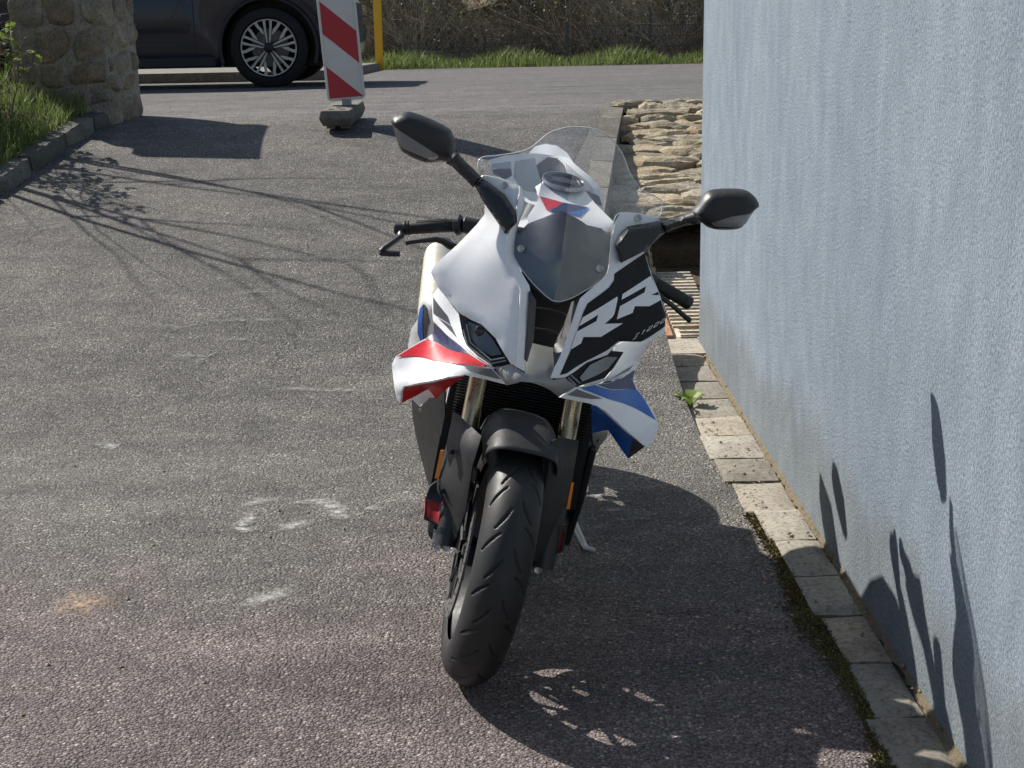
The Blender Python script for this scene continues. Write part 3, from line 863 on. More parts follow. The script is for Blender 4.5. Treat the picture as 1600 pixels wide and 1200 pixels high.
# arch flares
for cx in (0, -3.1):
    pts = [(cx + .485 * math.cos(R(a)), .0, .39 + .485 * math.sin(R(a))) for a in range(-18, 199, 8)]
    q = MB(); q.tube(pts, .022, 8); q.build('wheel_arch', SUVT, car, 60)
q = MB(); q.box((.79, .35, .74), (.05, .5, .13)); q.build('headlight', HGLASS, car)
q = MB(); q.box((.79, 1.65, .74), (.05, .5, .13)); q.build('headlight', HGLASS, car)
q = MB(); q.box((.80, 1.0, .62), (.05, .7, .4)); q.build('grille', SUVT, car)
RIMA = paint('rim_machined', (.42, .42, .42), .35, .6, .2, .06)
RIMD = paint('rim_dark', (.012, .012, .014), .5, .2)
TYREC = paint('car_tyre', (.016, .016, .017), .7, 0, 0, .2, .3)
def car_wheel(cx, yface, side):
    tw = MB(); sgn = side
    prof = [(0.02, .285), (.0, .30), (.0, .345), (.02, .385), (.05, WR), (.22, WR), (.25, .385), (.27, .345), (.27, .30), (.25, .285)]
    tw.lathe([(p * sgn, r_) for p, r_ in prof], 56, 'y', (cx, yface, WR)); tyre = tw.build('tyre', TYREC, None, 40)
    col.objects.unlink(tyre)
    rb = MB(); rb.lathe([(.012 * sgn, .262), (.004 * sgn, .276), (.01 * sgn, .288), (.05 * sgn, .287), (.06 * sgn, .27), (.2 * sgn, .26)], 56, 'y', (cx, yface, WR))
    wheel = rb.build('wheel', RIMD, car, 40)
    put(tyre, wheel)
    ring = MB(); ring.lathe([(-.001 * sgn, .268), (-.002 * sgn, .279), (.006 * sgn, .279), (.006 * sgn, .268)], 56, 'y', (cx, yface, WR), True); ring.build('rim_edge', RIMA, wheel, 40)
    hubm = MB(); hubm.lathe([(.0, 0), (.0, .04), (.012 * sgn, .055), (.06 * sgn, .06)], 24, 'y', (cx, yface, WR)); hubm.build('hub', RIMD, wheel, 40)
    dk = MB(); dk.lathe([(.12 * sgn, .05), (.12 * sgn, .19), (.14 * sgn, .19), (.14 * sgn, .05)], 40, 'y', (cx, yface, WR)); dk.build('brake_disc', DISC, wheel, 40)
    for k_ in range(10):
        b0 = R(90 + 72 * (k_ // 2)) + (R(13) if k_ % 2 else R(-13))
        sg = 1 if k_ % 2 else -1
        # spoke outline in (radius, tangent) space: a slim blade that forks towards the rim
        pl = [(.05, -.004 * sg), (.12, -.016 * sg), (.19, -.026 * sg), (.268, -.042 * sg), (.272, -.014 * sg), (.20, -.006 * sg), (.12, .002 * sg), (.05, .006 * sg)]
        pl2 = [(.13, .006 * sg), (.19, .012 * sg), (.235, .040 * sg), (.268, .044 * sg), (.27, .080 * sg), (.225, .066 * sg), (.15, .026 * sg)]
        sm = MB(); sd_ = MB()
        for poly in (pl, pl2):
            n_ = len(poly); ca, sa = math.cos(b0), math.sin(b0)
            P2 = [(cx + r_ * ca - t_ * sa, WR + r_ * sa + t_ * ca) for r_, t_ in poly]
            Vv = [(x_, yface + .004 * sgn, z_) for x_, z_ in P2] + [(x_, yface + .05 * sgn, z_) for x_, z_ in P2]
            sm.add(Vv[:n_] + [(x_, yface + .012 * sgn, z_) for x_, z_ in P2], [tuple(range(n_))] + [(i, n_ + i, n_ + (i + 1) % n_, (i + 1) % n_) for i in range(n_)])
            sd_.add([(x_, yface + .0125 * sgn, z_) for x_, z_ in P2] + Vv[n_:], [(i, n_ + i, n_ + (i + 1) % n_, (i + 1) % n_) for i in range(n_)])
        so = sm.build('spoke', RIMA, wheel)
for cx in (0, -3.1):
    car_wheel(cx, -.005, 1); car_wheel(cx, 2.005, -1)

# ------------------------------------------------------------------ motorcycle data (millimetres, bike frame:
# x to the bike's left, y towards the tail from the front axle, z up from the ground, bike upright)
PANEL = {
  'fairing_panel_R': {"o":[[-190.3,121.5,1142.4],[-144.3,105.0,1141.8],[-111.3,91.3,1138.4],[-108.8,85.8,1126.5],[-107.6,69.2,1078.1],[-116.1,41.7,1029.5],[-112.1,22.5,989.8],[-88.0,0.5,957.8],[-66.5,-20.4,931.3],[-59.0,-33.6,887.5],[-53.6,-43.5,846.9],[-46.8,-57.2,792.9],[-43.2,-62.0,768.3],[-55.2,-57.2,770.5],[-71.4,-51.8,786.5],[-99.0,-32.5,814.6],[-133.8,-10.5,833.5],[-161.1,6.0,836.2],[-190.5,22.5,844.5],[-219.3,44.5,862.4],[-247.8,63.8,882.6],[-270.7,83.0,908.0],[-268.3,85.8,920.7],[-255.8,91.3,938.7],[-221.3,102.3,982.6],[-189.2,110.5,1032.3],[-176.6,116.0,1057.7],[-186.3,121.5,1106.6]],"c":[[-159.5,47.3,968.7],[-113.7,-2.3,891.8]]},
  'nose_edge_R': {"o":[[-111.3,91.3,1138.4],[-108.8,85.8,1126.5],[-107.6,69.2,1078.1],[-116.1,41.7,1029.5],[-112.1,22.5,989.8],[-88.0,0.5,957.8],[-66.5,-20.4,931.3],[-59.0,-33.6,887.5],[-53.6,-43.5,846.9],[-46.8,-57.2,792.9],[-43.2,-62.0,768.3],[-21.4,-51.8,758.3],[-24.3,-43.5,786.7],[-32.3,-25.3,851.6],[-37.9,-17.1,888.3],[-42.8,-7.8,926.3],[-48.6,-5.0,940.7],[-72.3,14.3,964.4],[-94.6,36.2,991.0],[-101.3,55.5,1033.3],[-97.8,69.2,1065.5],[-92.9,83.0,1098.1],[-104.8,96.8,1134.7]]},
  'fairing_panel_L': {"o":[[122.0,94.0,1125.4],[165.9,110.5,1130.5],[214.2,127.0,1124.6],[205.4,121.5,1089.6],[192.6,110.5,1048.5],[222.3,102.3,999.2],[249.8,91.3,958.8],[270.2,83.0,920.1],[275.6,77.5,894.4],[276.0,72.0,877.5],[242.8,50.0,859.2],[207.8,33.5,852.8],[175.4,22.5,850.3],[153.3,0.5,819.6],[110.5,-21.5,798.4],[85.7,-43.5,776.6],[69.3,-54.5,764.2],[50.3,-60.0,758.8],[36.3,-60.0,757.4],[40.1,-54.5,780.5],[48.5,-46.3,809.6],[54.5,-38.0,850.1],[60.1,-29.7,892.6],[62.9,-21.5,921.4],[66.8,-16.0,937.1],[98.2,3.2,974.7],[116.1,22.5,989.3],[117.7,39.0,1018.9],[115.5,55.5,1048.6],[113.1,72.0,1074.1],[114.1,85.8,1105.9]],"c":[[144.1,19.8,939.7],[109.1,-10.5,894.7],[197.2,39.0,901.9],[155.7,52.8,994.7]]},
  'intake_back': {"o":[[-68.9,100.0,948.1],[93.5,120.0,954.7],[75.7,100.0,909.6],[62.0,90.0,817.6],[45.0,60.0,775.4],[-20.6,60.0,762.0],[-31.9,80.0,846.4],[-49.0,90.0,901.4]]},
  'intake_wall_R': {"o":[[-43.6,-16.0,930.7],[-25.6,22.5,904.7],[-14.7,0.5,822.7],[-20.1,-43.5,780.2],[-24.5,-49.0,788.0],[-32.1,-32.5,853.2],[-36.8,-27.0,890.6]]},
  'intake_wall_L': {"o":[[65.2,-10.5,938.6],[51.6,22.5,917.4],[44.5,17.0,860.8],[32.9,0.5,817.5],[30.7,-16.0,813.5],[39.9,-49.0,782.0],[49.0,-38.0,807.7],[54.9,-32.5,848.9],[60.3,-24.2,892.2],[63.2,-16.0,920.3]]},
  'nose_centre': {"o":[[-18.8,30.0,806.0],[6.2,28.0,805.5],[32.9,30.0,804.5],[44.0,-20.0,777.0],[42.2,-50.0,742.6],[10.3,-58.0,744.2],[-19.9,-50.0,750.8],[-22.0,-20.0,773.9]]},
  'chin': {"o":[[-89.2,-30.0,749.3],[-73.0,-40.0,756.6],[-55.1,-50.0,768.8],[-39.7,-62.0,764.6],[-21.2,-70.0,758.6],[8.4,-73.0,753.7],[36.9,-70.0,754.3],[68.2,-55.0,762.7],[83.4,-45.0,752.7],[97.1,-35.0,743.9],[78.2,-45.0,729.3],[63.7,-50.0,715.7],[44.9,-65.0,729.4],[25.8,-75.0,738.5],[-4.0,-82.0,744.7],[-27.5,-82.0,741.3],[-43.8,-70.0,728.9],[-55.2,-55.0,719.6],[-73.1,-45.0,735.6]]},
  'headlight_R': {"o":[[-190.5,30.7,838.3],[-134.1,0.5,832.5],[-96.1,-16.0,811.4],[-68.4,-38.0,783.8],[-53.9,-46.3,769.5],[-70.9,-43.5,753.5],[-93.5,-38.0,750.5],[-131.4,-21.5,763.9],[-157.9,-5.0,776.9],[-172.5,11.5,795.4]],"c":[[-131.9,-7.8,800.7]]},
  'headlight_L': {"o":[[64.4,-46.3,761.1],[106.7,-21.5,809.5],[146.3,6.0,825.8],[192.1,33.5,824.0],[176.6,14.3,789.4],[158.7,-7.8,765.8],[103.8,-40.8,745.3],[82.9,-46.3,748.5]],"c":[[132.2,-7.8,787.4]]},
  'side_blade_R': {"o":[[-252.7,200.0,854.6],[-229.8,170.0,841.1],[-186.7,120.0,813.9],[-175.8,90.0,789.0],[-160.9,50.0,769.3],[-126.7,0.0,756.6],[-88.4,-30.0,745.0],[-136.8,20.0,743.6],[-175.2,70.0,752.5],[-213.7,120.0,765.3],[-249.4,170.0,782.6],[-257.2,190.0,808.1],[-261.8,210.0,832.9]]},
  'side_fairing_R': {"o":[[-274.6,380.0,804.8],[-288.3,380.0,782.2],[-294.8,400.0,763.6],[-296.6,420.0,718.8],[-310.1,460.0,681.8],[-311.8,500.0,623.8],[-283.7,460.0,609.8],[-221.1,360.0,672.3],[-243.2,340.0,747.0],[-262.8,340.0,792.2]]},
  'winglet_R': {"o":[[-54.1,-55.0,721.3],[-104.8,-35.0,719.1],[-149.9,-15.0,714.4],[-185.6,-5.0,699.9],[-219.5,5.0,681.3],[-254.0,15.0,664.8],[-281.6,25.0,649.6],[-284.7,27.0,636.9],[-283.0,35.0,605.8],[-292.3,42.0,612.7],[-311.7,65.0,658.2],[-319.5,80.0,680.6],[-315.4,100.0,696.6],[-289.0,140.0,712.6],[-258.5,180.0,731.4],[-241.1,185.0,748.0],[-248.1,170.0,779.8],[-210.6,100.0,772.0],[-176.8,50.0,767.6],[-146.6,5.0,760.3],[-94.8,-45.0,751.2],[-72.9,-50.0,735.5]],"c":[[-235.5,70.0,700.3]]},
  'winglet_duct_R': {"o":[[-285.3,50.0,639.8],[-254.6,40.0,655.7],[-219.8,30.0,672.4],[-185.7,20.0,691.1],[-149.6,10.0,705.7],[-176.1,80.0,658.7],[-205.7,120.0,607.2],[-227.8,120.0,628.0],[-252.1,100.0,612.7],[-282.5,70.0,596.0]]},
  'fairing_tip_R': {"o":[[-259.5,200.0,586.9],[-230.4,200.0,611.5],[-209.9,200.0,589.0],[-223.4,200.0,586.2],[-242.4,220.0,552.2],[-264.1,220.0,567.4]]},
  'side_blade_L': {"o":[[170.6,90.0,799.8],[176.5,100.0,823.2],[210.0,135.0,837.3],[262.7,180.0,840.8],[252.4,190.0,793.6],[249.1,200.0,769.8],[245.1,190.0,757.1],[207.3,120.0,742.2],[167.9,60.0,743.7],[105.4,-25.0,739.9],[162.8,35.0,755.4],[179.6,70.0,774.3]]},
  'winglet_L': {"o":[[67.0,-45.0,713.9],[95.1,-30.0,739.9],[146.8,20.0,744.6],[185.4,80.0,741.2],[244.7,190.0,758.6],[242.2,180.0,732.0],[257.9,170.0,712.3],[274.6,150.0,700.4],[297.0,120.0,681.7],[307.7,100.0,668.0],[310.6,80.0,661.4],[310.3,65.0,637.6],[299.9,50.0,618.1],[290.2,45.0,612.9],[255.3,30.0,637.0],[210.8,18.0,667.2],[178.4,8.0,689.5],[155.7,0.0,699.4],[135.3,-10.0,704.1],[101.5,-30.0,709.3]],"c":[[241.1,75.0,680.0],[179.0,40.0,716.0]]},
  'winglet_duct_L': {"o":[[146.3,40.0,687.7],[162.0,30.0,689.1],[198.9,35.0,669.0],[259.9,50.0,628.7],[289.7,55.0,611.3],[262.3,90.0,565.0],[234.6,100.0,589.4],[204.5,120.0,614.9],[171.2,140.0,594.0]]},
  'windscreen': {"o":[[15.9,-18.7,920.0],[36.2,-13.3,926.0],[63.0,-2.3,943.1],[114.8,28.0,989.5],[115.3,47.3,1031.7],[111.7,72.0,1073.8],[110.5,88.5,1100.4],[120.2,102.3,1122.4],[167.2,121.5,1127.8],[210.2,138.0,1126.7],[214.5,154.5,1159.5],[190.2,160.0,1170.2],[163.0,165.5,1176.7],[144.3,171.0,1192.3],[126.9,176.5,1211.9],[105.4,187.5,1244.8],[70.7,198.5,1275.2],[48.5,204.0,1283.6],[19.5,206.8,1286.9],[-22.4,209.5,1280.7],[-48.5,206.8,1269.8],[-71.0,204.0,1255.6],[-102.3,193.0,1218.9],[-132.2,184.8,1201.8],[-177.3,176.5,1186.2],[-209.1,168.2,1176.2],[-213.8,160.0,1159.2],[-206.6,143.5,1133.7],[-193.6,132.5,1141.9],[-147.7,116.0,1142.8],[-108.0,102.2,1135.6],[-92.9,83.0,1098.1],[-97.5,69.2,1064.1],[-100.8,50.0,1031.3],[-94.0,33.5,991.6],[-51.1,6.0,952.7],[-5.3,-16.0,925.4]],"c":[[8.7,0.5,1018.0],[-0.0,41.7,1110.8],[-10.4,116.0,1200.9],[-48.5,25.3,1031.3],[62.3,28.0,1038.7],[-55.8,83.0,1137.6],[49.3,94.0,1157.4]],"smooth":1},
  'dash_cowl': {"o":[[-77.3,121.5,1054.7],[-43.1,127.0,1075.7],[-9.3,132.5,1098.1],[27.9,127.0,1090.0],[56.7,121.5,1078.8],[89.0,116.0,1078.8],[113.4,96.8,1064.4],[121.6,50.0,1003.1],[116.5,41.7,984.4],[100.6,30.7,968.5],[68.6,11.5,931.9],[18.3,0.5,909.3],[-11.1,3.2,918.9],[-46.9,6.0,938.9],[-96.6,47.3,988.8],[-97.7,74.7,1028.1]],"c":[[6.3,39.0,1011.0]]},
  'tank_front': {"o":[[-76.0,396.0,1032.7],[-58.3,439.2,1070.8],[-56.6,496.8,1109.7],[-48.3,540.0,1117.9],[-3.2,583.2,1127.1],[39.5,554.4,1120.6],[63.3,511.2,1104.2],[84.7,468.0,1089.4],[132.6,396.0,1063.6],[124.0,374.4,1039.3],[73.9,367.2,1033.5],[-3.0,360.0,1035.0],[-68.0,374.4,1010.2]],"c":[[5.9,439.2,1074.0],[1.6,496.8,1098.4]]},
  'tank_shoulder': {"o":[[-199.1,620.0,1127.4],[-159.2,640.0,1145.2],[-111.0,670.0,1157.1],[-81.0,700.0,1160.3],[-50.0,720.0,1161.1],[-23.0,720.0,1164.8],[4.3,700.0,1165.4],[26.7,670.0,1154.1],[63.6,640.0,1137.6],[94.1,620.0,1118.9],[112.8,600.0,1091.3],[113.8,590.0,1069.2],[44.8,600.0,1060.7],[-70.8,600.0,1045.9],[-144.0,600.0,1073.4]],"c":[[-43.1,680.0,1118.6]]},
  'tail_cowl': {"o":[[-96.6,1220.0,1107.8],[-81.1,1280.0,1126.9],[-51.6,1310.0,1138.0],[-15.9,1310.0,1140.2],[18.4,1280.0,1127.1],[41.0,1220.0,1108.1],[24.0,1150.0,1071.4],[-46.8,1150.0,1057.1]],"c":[[-33.1,1220.0,1104.9]]},
  'mirror_housing_R': {"o":[[-423.6,155.0,1219.7],[-414.8,155.0,1232.3],[-394.9,155.0,1243.5],[-376.9,155.0,1245.3],[-341.1,155.0,1239.8],[-294.8,155.0,1227.4],[-281.2,155.0,1213.7],[-273.6,155.0,1202.5],[-270.0,155.0,1183.2],[-259.9,155.0,1168.8],[-270.3,155.0,1155.7],[-282.4,155.0,1151.0],[-298.8,155.0,1149.9],[-325.0,155.0,1141.9],[-353.2,155.0,1144.5],[-382.4,155.0,1153.3],[-393.2,155.0,1162.1],[-408.9,155.0,1188.2],[-420.0,155.0,1209.5]]},
  'mirror_arm_R': {"o":[[-281.2,83.0,1157.1],[-264.9,83.0,1193.3],[-253.9,94.0,1177.3],[-240.9,110.5,1165.3],[-198.4,110.5,1137.6],[-212.7,110.5,1112.8],[-248.6,110.5,1136.2],[-267.9,94.0,1151.5]]},
  'mirror_base_R': {"o":[[-209.5,102.3,1117.4],[-197.3,105.0,1137.0],[-140.7,74.7,1112.8],[-106.6,50.0,1082.4],[-101.4,47.3,1063.6],[-122.1,44.5,1034.4],[-153.6,63.8,1062.3],[-183.4,83.0,1088.6]]},
  'mirror_housing_L': {"o":[[282.0,155.0,1144.8],[291.3,155.0,1169.0],[303.1,155.0,1195.1],[317.8,155.0,1208.4],[356.8,155.0,1219.2],[391.5,155.0,1223.2],[414.5,155.0,1214.6],[430.0,155.0,1199.9],[431.7,155.0,1192.8],[420.6,155.0,1177.2],[409.7,155.0,1148.2],[395.4,155.0,1133.3],[355.7,155.0,1123.8],[328.7,155.0,1124.3],[312.0,155.0,1131.5],[297.9,155.0,1128.0]]},
  'mirror_arm_L': {"o":[[218.5,110.5,1119.0],[252.6,110.5,1137.7],[279.9,105.0,1157.2],[301.0,94.0,1149.8],[298.6,94.0,1134.6],[280.6,105.0,1128.7],[257.8,110.5,1115.1],[230.7,110.5,1097.8]]},
  'mirror_base_L': {"o":[[121.5,47.3,1056.3],[127.7,55.5,1076.7],[144.3,72.0,1097.9],[215.4,110.5,1119.9],[228.5,113.2,1108.8],[231.6,110.5,1100.4],[193.0,83.0,1053.2],[141.8,41.7,1021.9]]},
  'fender': {"o":[[-87.7,-90.0,605.0],[-85.7,-50.0,623.4],[-59.5,-35.0,642.6],[-7.0,-30.0,656.4],[36.0,-30.0,653.1],[57.5,-40.0,640.7],[70.4,-70.0,619.2],[78.3,-110.0,586.9],[44.5,-150.0,612.3],[1.0,-180.0,627.5],[-42.8,-185.0,624.5],[-69.0,-160.0,603.9],[-84.4,-130.0,567.4],[-94.5,-115.0,542.5]],"c":[[-17.8,-120.0,638.9]]},
  'fender_side_R': {"o":[[-161.0,30.0,611.3],[-149.3,0.0,617.8],[-118.6,-50.0,613.6],[-87.7,-90.0,605.0],[-94.5,-110.0,540.8],[-89.2,-80.0,421.5],[-98.0,-45.0,340.6],[-105.6,-30.0,320.4],[-130.6,0.0,322.8],[-142.5,20.0,338.4],[-147.3,20.0,388.7],[-164.0,30.0,418.4],[-167.1,30.0,451.1],[-161.6,30.0,518.5],[-159.9,30.0,581.3]],"c":[[-132.4,-55.0,572.9],[-135.4,-25.0,485.7]]},
  'fender_side_L': {"o":[[69.1,-90.0,625.2],[79.0,-50.0,620.9],[134.8,20.0,606.0],[136.3,30.0,586.0],[141.8,40.0,489.1],[144.3,40.0,404.7],[143.5,35.0,378.9],[124.0,0.0,383.5],[118.6,-10.0,336.6],[96.1,-40.0,321.6],[82.9,-60.0,328.6],[77.5,-90.0,428.7],[72.0,-110.0,526.8],[73.4,-115.0,596.5]],"c":[[111.8,-20.0,534.9]]},
  'brake_duct_R': {"o":[[-166.7,20.0,445.1],[-178.8,10.0,433.4],[-182.2,0.0,415.7],[-179.1,0.0,357.5],[-143.3,-5.0,344.5],[-144.8,-5.0,401.4],[-147.4,0.0,413.3],[-161.0,15.0,424.2]],"h":[[-179.5,-2.1,405.9],[-146.4,-4.8,401.8],[-143.7,-5.1,350.8],[-174.3,-0.7,360.4]]},
  'duct_liner_R': {"o":[[-187.0,60.0,390.2],[-149.8,60.0,386.6],[-144.8,0.0,399.6],[-142.4,0.0,346.0],[-177.6,0.0,357.8]]},
  'brake_duct_L': {"o":[[120.0,-5.0,395.8],[147.9,0.0,406.1],[152.9,0.0,346.1],[146.9,0.0,338.5],[116.7,-5.0,331.0],[117.7,-5.0,340.8]],"h":[[124.4,-4.4,385.3],[144.3,-0.9,394.5],[147.2,-0.4,344.3],[120.2,-4.5,336.3]]},
  'duct_liner_L': {"o":[[126.6,60.0,365.9],[150.3,60.0,377.3],[151.4,0.0,345.8],[146.6,0.0,340.0],[119.4,0.0,332.7]]},
  'axle_clamp_R': {"o":[[-152.0,0.0,332.8],[-148.6,-10.0,294.0],[-106.7,-20.0,298.7],[-104.6,-15.0,317.9],[-132.9,0.0,335.1]]},
  'axle_clamp_L': {"o":[[77.8,-20.0,322.5],[71.9,-20.0,292.3],[112.8,-10.0,283.7],[116.1,0.0,319.1]]},
  'reflector_R': {"o":[[-171.5,20.0,519.6],[-163.6,18.0,521.9],[-162.8,20.0,452.2],[-172.2,22.0,449.6]]},
  'reflector_L': {"o":[[139.8,35.0,498.4],[145.7,40.0,499.5],[149.0,40.0,433.0],[141.3,35.0,433.3]]},
  'belly_fairing_R': {"o":[[-276.5,500.0,484.2],[-269.2,520.0,442.6],[-253.3,550.0,382.6],[-230.9,580.0,317.2],[-192.5,600.0,228.7],[-146.6,580.0,185.9],[-145.4,360.0,354.0],[-171.0,320.0,470.5],[-193.8,300.0,582.9],[-232.2,380.0,546.5]]},
  'belly_fairing_L': {"o":[[165.3,300.0,624.7],[196.0,340.0,548.3],[227.2,440.0,475.1],[209.1,460.0,411.4],[200.8,460.0,337.5],[185.7,420.0,290.9],[142.8,280.0,406.1],[128.1,200.0,547.1],[128.3,220.0,623.3]]},
  'fairing_tip_L': {"o":[[186.1,300.0,549.9],[230.3,360.0,545.9],[234.4,380.0,523.3],[214.4,380.0,484.5],[199.0,340.0,511.2]]},
}
DECAL = [
  ["black_field","fairing_panel_L",[[195.5,110.2,1043.6],[133.0,37.9,997.0],[134.2,31.1,982.6],[125.9,18.1,967.5],[84.6,-12.8,928.7],[78.5,-20.7,905.4],[74.3,-28.8,865.0],[68.8,-36.1,824.1],[55.2,-56.5,768.1],[69.7,-51.1,773.5],[87.2,-37.8,788.2],[151.7,3.5,830.9],[173.5,21.8,851.1],[224.6,40.8,855.4],[244.6,54.1,870.5],[274.1,76.7,894.3],[270.6,82.8,919.2],[246.2,91.1,961.6],[218.5,102.2,1002.7]],0.0015],
  ["letter_r","fairing_panel_L",[[80.0,-21.8,898.0],[148.4,26.0,949.8],[150.6,25.8,945.5],[149.8,15.8,912.1],[147.1,12.9,905.1],[132.2,1.8,888.5],[174.1,26.0,893.0],[129.7,-2.6,858.8],[90.5,-22.8,855.4],[88.3,-25.2,840.8],[68.5,-36.0,825.3],[73.3,-29.1,865.5],[112.0,-9.2,893.2],[113.4,-5.9,907.7],[75.5,-26.8,877.5]],0.003],
  ["letter_r2","fairing_panel_L",[[160.1,31.2,943.7],[160.0,36.0,955.6],[219.4,100.0,998.0],[243.5,93.0,967.2],[227.7,80.0,958.7],[247.8,91.0,960.0],[252.7,88.1,950.4],[227.9,67.7,934.9],[193.7,47.2,932.2],[191.6,40.7,917.9],[157.8,18.4,900.4],[159.1,25.8,929.6],[210.9,72.9,962.8],[212.4,81.9,976.0]],0.003],
  ["headlight_glass","headlight_R",[[-166.0,16.0,828.6],[-133.0,-1.0,827.2],[-103.8,-15.0,806.6],[-78.3,-34.4,782.4],[-99.5,-29.6,772.4],[-130.6,-15.7,780.5],[-150.1,-1.3,795.5]],0.004],
  ["headlight_glass","headlight_L",[[101.3,-33.3,765.2],[119.2,-15.1,792.6],[153.5,8.3,813.3],[179.1,23.4,813.3],[162.0,5.7,787.1],[142.4,-9.7,773.5],[108.9,-33.8,756.5]],0.004],
  ["dark_inset","side_blade_R",[[-260.0,206.3,829.2],[-216.9,146.1,805.3],[-205.3,126.5,790.3],[-228.8,152.4,793.8],[-251.0,177.4,796.4]],0.0015],
  ["dark_inset","side_blade_R",[[-238.5,162.1,792.8],[-203.2,123.0,788.4],[-184.2,88.4,770.8]],0.0015],
  ["dark_inset","side_fairing_R",[[-287.4,383.0,770.2],[-281.0,370.6,773.2],[-263.2,373.6,727.3],[-266.9,385.2,715.7],[-265.5,405.9,681.0],[-275.1,423.1,671.7],[-290.1,414.6,712.9]],0.004],
  ["blue_stripe","side_fairing_R",[[-287.4,383.0,770.2],[-294.8,404.0,752.7],[-295.7,415.8,724.9],[-290.0,433.7,683.3],[-279.7,432.8,665.1],[-272.0,417.0,675.5],[-281.6,401.1,717.6],[-285.6,387.5,754.7]],0.0055],
  ["red_stripe","winglet_R",[[-313.3,100.1,697.0],[-258.2,178.3,730.6],[-203.4,84.8,743.2],[-146.3,4.3,759.3],[-97.9,-43.2,752.1],[-159.2,6.5,734.1],[-231.0,86.9,709.3]],0.004],
  ["navy_stripe","winglet_R",[[-258.4,179.6,731.2],[-242.1,186.5,748.3],[-246.1,170.0,777.1],[-176.5,49.4,766.2],[-148.0,6.7,759.9],[-203.7,85.7,744.0]],0.004],
  ["silver_stripe","winglet_R",[[-158.6,4.1,731.8],[-94.4,-45.0,749.1],[-69.2,-50.5,731.2],[-128.7,-22.7,727.4]],0.004],
  ["dark_inset","side_blade_L",[[183.1,74.6,752.3],[205.9,119.5,762.4],[235.1,178.6,770.7],[225.4,156.7,760.0]],0.0015],
  ["blue_stripe","winglet_L",[[108.1,-21.0,739.1],[142.3,13.8,743.6],[185.0,63.7,727.5],[257.9,169.3,711.9],[277.3,145.1,697.8],[306.6,99.5,668.0],[234.4,91.7,692.2],[173.9,31.4,714.7]],0.0015],
  ["navy_stripe","winglet_L",[[147.5,20.2,743.7],[185.3,79.9,741.2],[242.7,187.5,756.5],[241.7,179.2,731.8],[255.0,168.2,712.7],[184.8,64.5,728.5]],0.0015],
  ["silver_stripe","winglet_L",[[82.2,-37.7,722.6],[101.2,-26.8,736.8],[166.1,21.5,714.6],[138.1,-4.0,714.7]],0.0015],
  ["duct_end","winglet_duct_L",[[258.4,50.5,629.0],[289.1,55.4,611.0],[262.1,89.6,565.9],[258.6,76.1,593.9]],0.0015],
  ["red_stripe","tank_front",[[-55.8,452.0,1082.6],[5.0,450.1,1078.9],[-12.1,422.4,1066.2],[-32.8,411.4,1057.0]],0.004],
  ["navy_stripe","tank_front",[[5.5,450.3,1079.0],[70.0,450.0,1079.0],[21.0,411.4,1061.4],[-7.3,405.3,1058.2],[-27.4,404.4,1054.2],[-12.0,421.9,1065.9]],0.004],
  ["blue_stripe","tank_front",[[18.0,408.8,1060.4],[71.7,448.9,1078.7],[50.6,407.5,1058.3]],0.004],
  ["tail_facet","tank_shoulder",[[-0.2,693.5,1153.2],[24.2,662.2,1140.8],[63.0,631.3,1123.2],[83.2,614.9,1105.5],[51.9,618.3,1093.7],[11.4,649.5,1110.7],[5.5,671.1,1132.7]],0.003],
  ["tail_facet","tank_shoulder",[[-130.2,644.7,1135.4],[-82.4,690.9,1150.6],[-75.3,681.1,1132.5],[-53.9,653.2,1095.5],[-62.3,624.9,1069.9],[-96.4,615.7,1070.9],[-125.7,623.8,1097.9]],0.003],
  ["tail_facet","tank_shoulder",[[-190.7,616.4,1119.4],[-143.2,637.8,1133.4],[-138.4,630.8,1118.3],[-186.4,609.7,1107.5]],0.003],
  ["dark_inset","tank_shoulder",[[-186.1,608.8,1106.0],[-138.1,630.0,1116.7],[-132.9,622.0,1100.1],[-147.2,609.0,1088.5],[-180.6,603.7,1095.9]],0.003],
  ["seat_pad","tank_shoulder",[[-75.3,681.1,1132.5],[-49.1,716.6,1156.5],[-25.1,715.5,1158.0],[-6.1,694.4,1148.5],[4.4,669.1,1129.3],[-3.9,651.0,1102.4],[-53.9,653.2,1095.5]],0.004],
  ["dark_inset","tank_shoulder",[[57.1,620.8,1101.2],[98.7,604.9,1094.6],[111.6,591.6,1071.9],[92.6,596.1,1074.2]],0.004],
  ["signal_lens","mirror_housing_R",[[-415.2,155.0,1208.7],[-408.7,155.0,1207.8],[-303.9,155.0,1167.2],[-302.5,155.0,1162.0],[-310.5,155.0,1153.1],[-321.5,155.0,1152.7],[-384.6,155.0,1165.7],[-397.8,155.0,1177.6]],0.001],
  ["signal_lens","mirror_housing_L",[[329.6,155.0,1139.5],[370.4,155.0,1162.6],[420.0,155.0,1179.5],[409.2,155.0,1150.2],[387.8,155.0,1139.9],[338.7,155.0,1132.4]],0.001],
]
